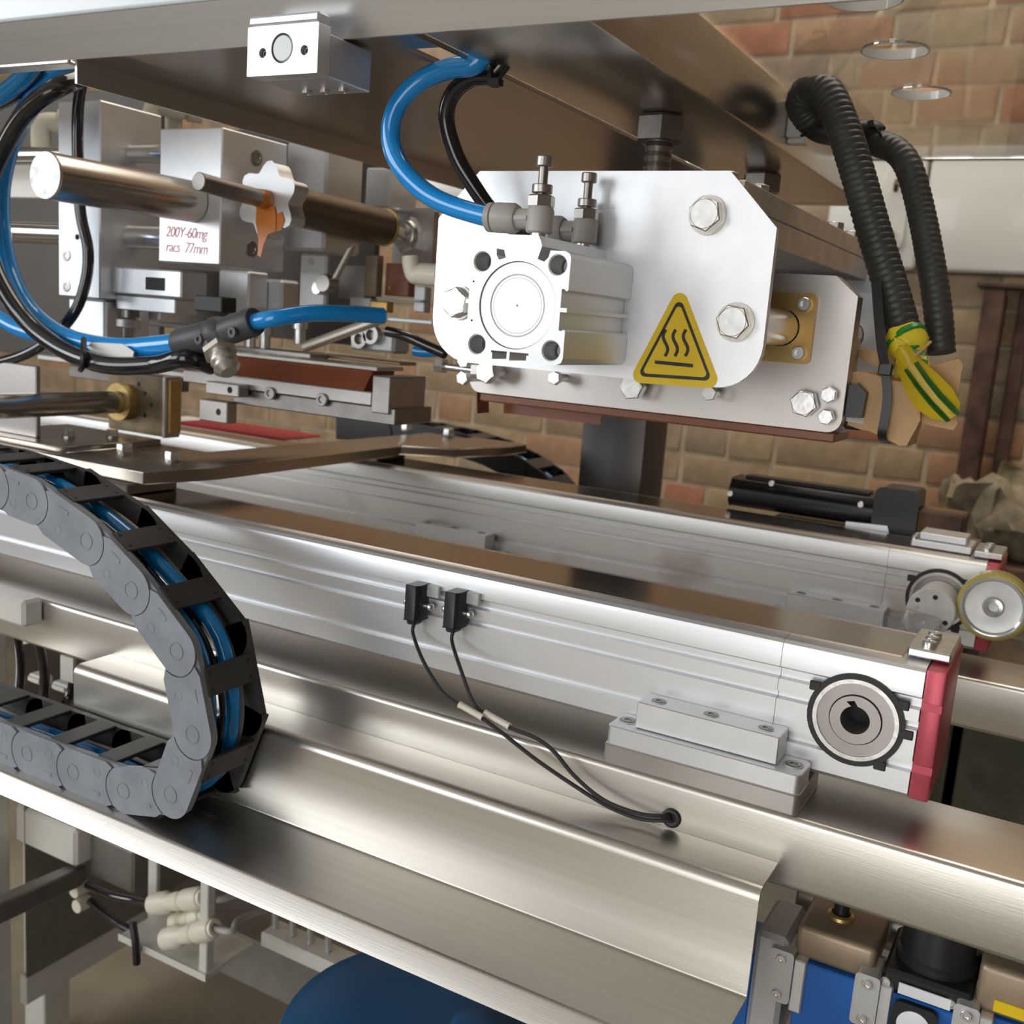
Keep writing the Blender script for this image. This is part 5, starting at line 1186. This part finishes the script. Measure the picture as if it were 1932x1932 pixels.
mesh_obj('needle', obox(B(), (g_.x + .001, AY - .0062, g_.z - .001), (.005, 0, .002), (0, .0002, 0), (-.0003, 0, .0007)), 'black_ink', gg, smooth=0)
for px, py in ((1672, 1842), (1796, 1880)): p = apx(px, py); cap_screw(t, (p.x, AY + .002, r_[3] + .006), .003, .002)
t = slab('air_unit', 'tan lubricator body with yellow label at the bottom right corner', 'air unit', (1842, 1912), (1950, 2080), AY + .001, .05, 'unit_blue', .002, GA)
r_ = t['_r']; mesh_obj('top_body', box(B(), r_[0] - .002, r_[1] + .006, AY + .004, AY + .075, r_[3] + .0002, r_[3] + .030), 'unit_tan', t, bevel=.004, seg=3)
mesh_obj('yellow_label', box(B(), r_[0] + .008, r_[0] + .030, AY + .0028, AY + .0042, r_[3] + .004, r_[3] + .011), 'yellow_sticker', t, smooth=0)
for i, (px, py, nm) in enumerate(((1652, 1748, 'left'), (1820, 1806, 'right'))):
    p = W(px, py, y=.03); t = thing('mount_clip', nm + ' small silver clip above the air units', 'clip', (p.x, .03, p.z - .012), 'silver clips above the air units')
    mesh_obj('plate', box(B(), p.x - .008, p.x + .008, .03, .05, p.z - .012, p.z + .010), 'unit_grey', t, bevel=.001)
    cap_screw(t, (p.x, .03, p.z + .002), .0035, .003)
rod('air_pipe', 'grey steel pipe running behind the air units', (.17, .075, .862), (.48, .075, .862), .018, 'stainless_dark', 'pipe')

# blue drum on the floor
p = W(700, 1838, y=-.02) - Vector((0, 0, .035))
t = thing('blue_drum', 'blue plastic drum standing on the floor under the tray', 'drum', (p.x + .045, .0, 0))
mesh_obj('shell', lathe(B(), (p.x + .045, .0, 0), (0, 0, 1), [(0, .10), (.01, .118), (.25, .122), (.26, .126), (.28, .126), (.29, .122), (p.z - .06, .122), (p.z - .045, .127), (p.z - .03, .127), (p.z - .008, .118), (p.z, .100), (p.z + .004, .06), (p.z + .005, 0)], 48), 'drum_blue', t)
mesh_obj('bung', lathe(B(), (p.x + .09, .0, p.z + .0035), (0, 0, 1), [(0, .022), (.012, .022), (.014, .019), (.014, 0)], 24), 'drum_blue', t)
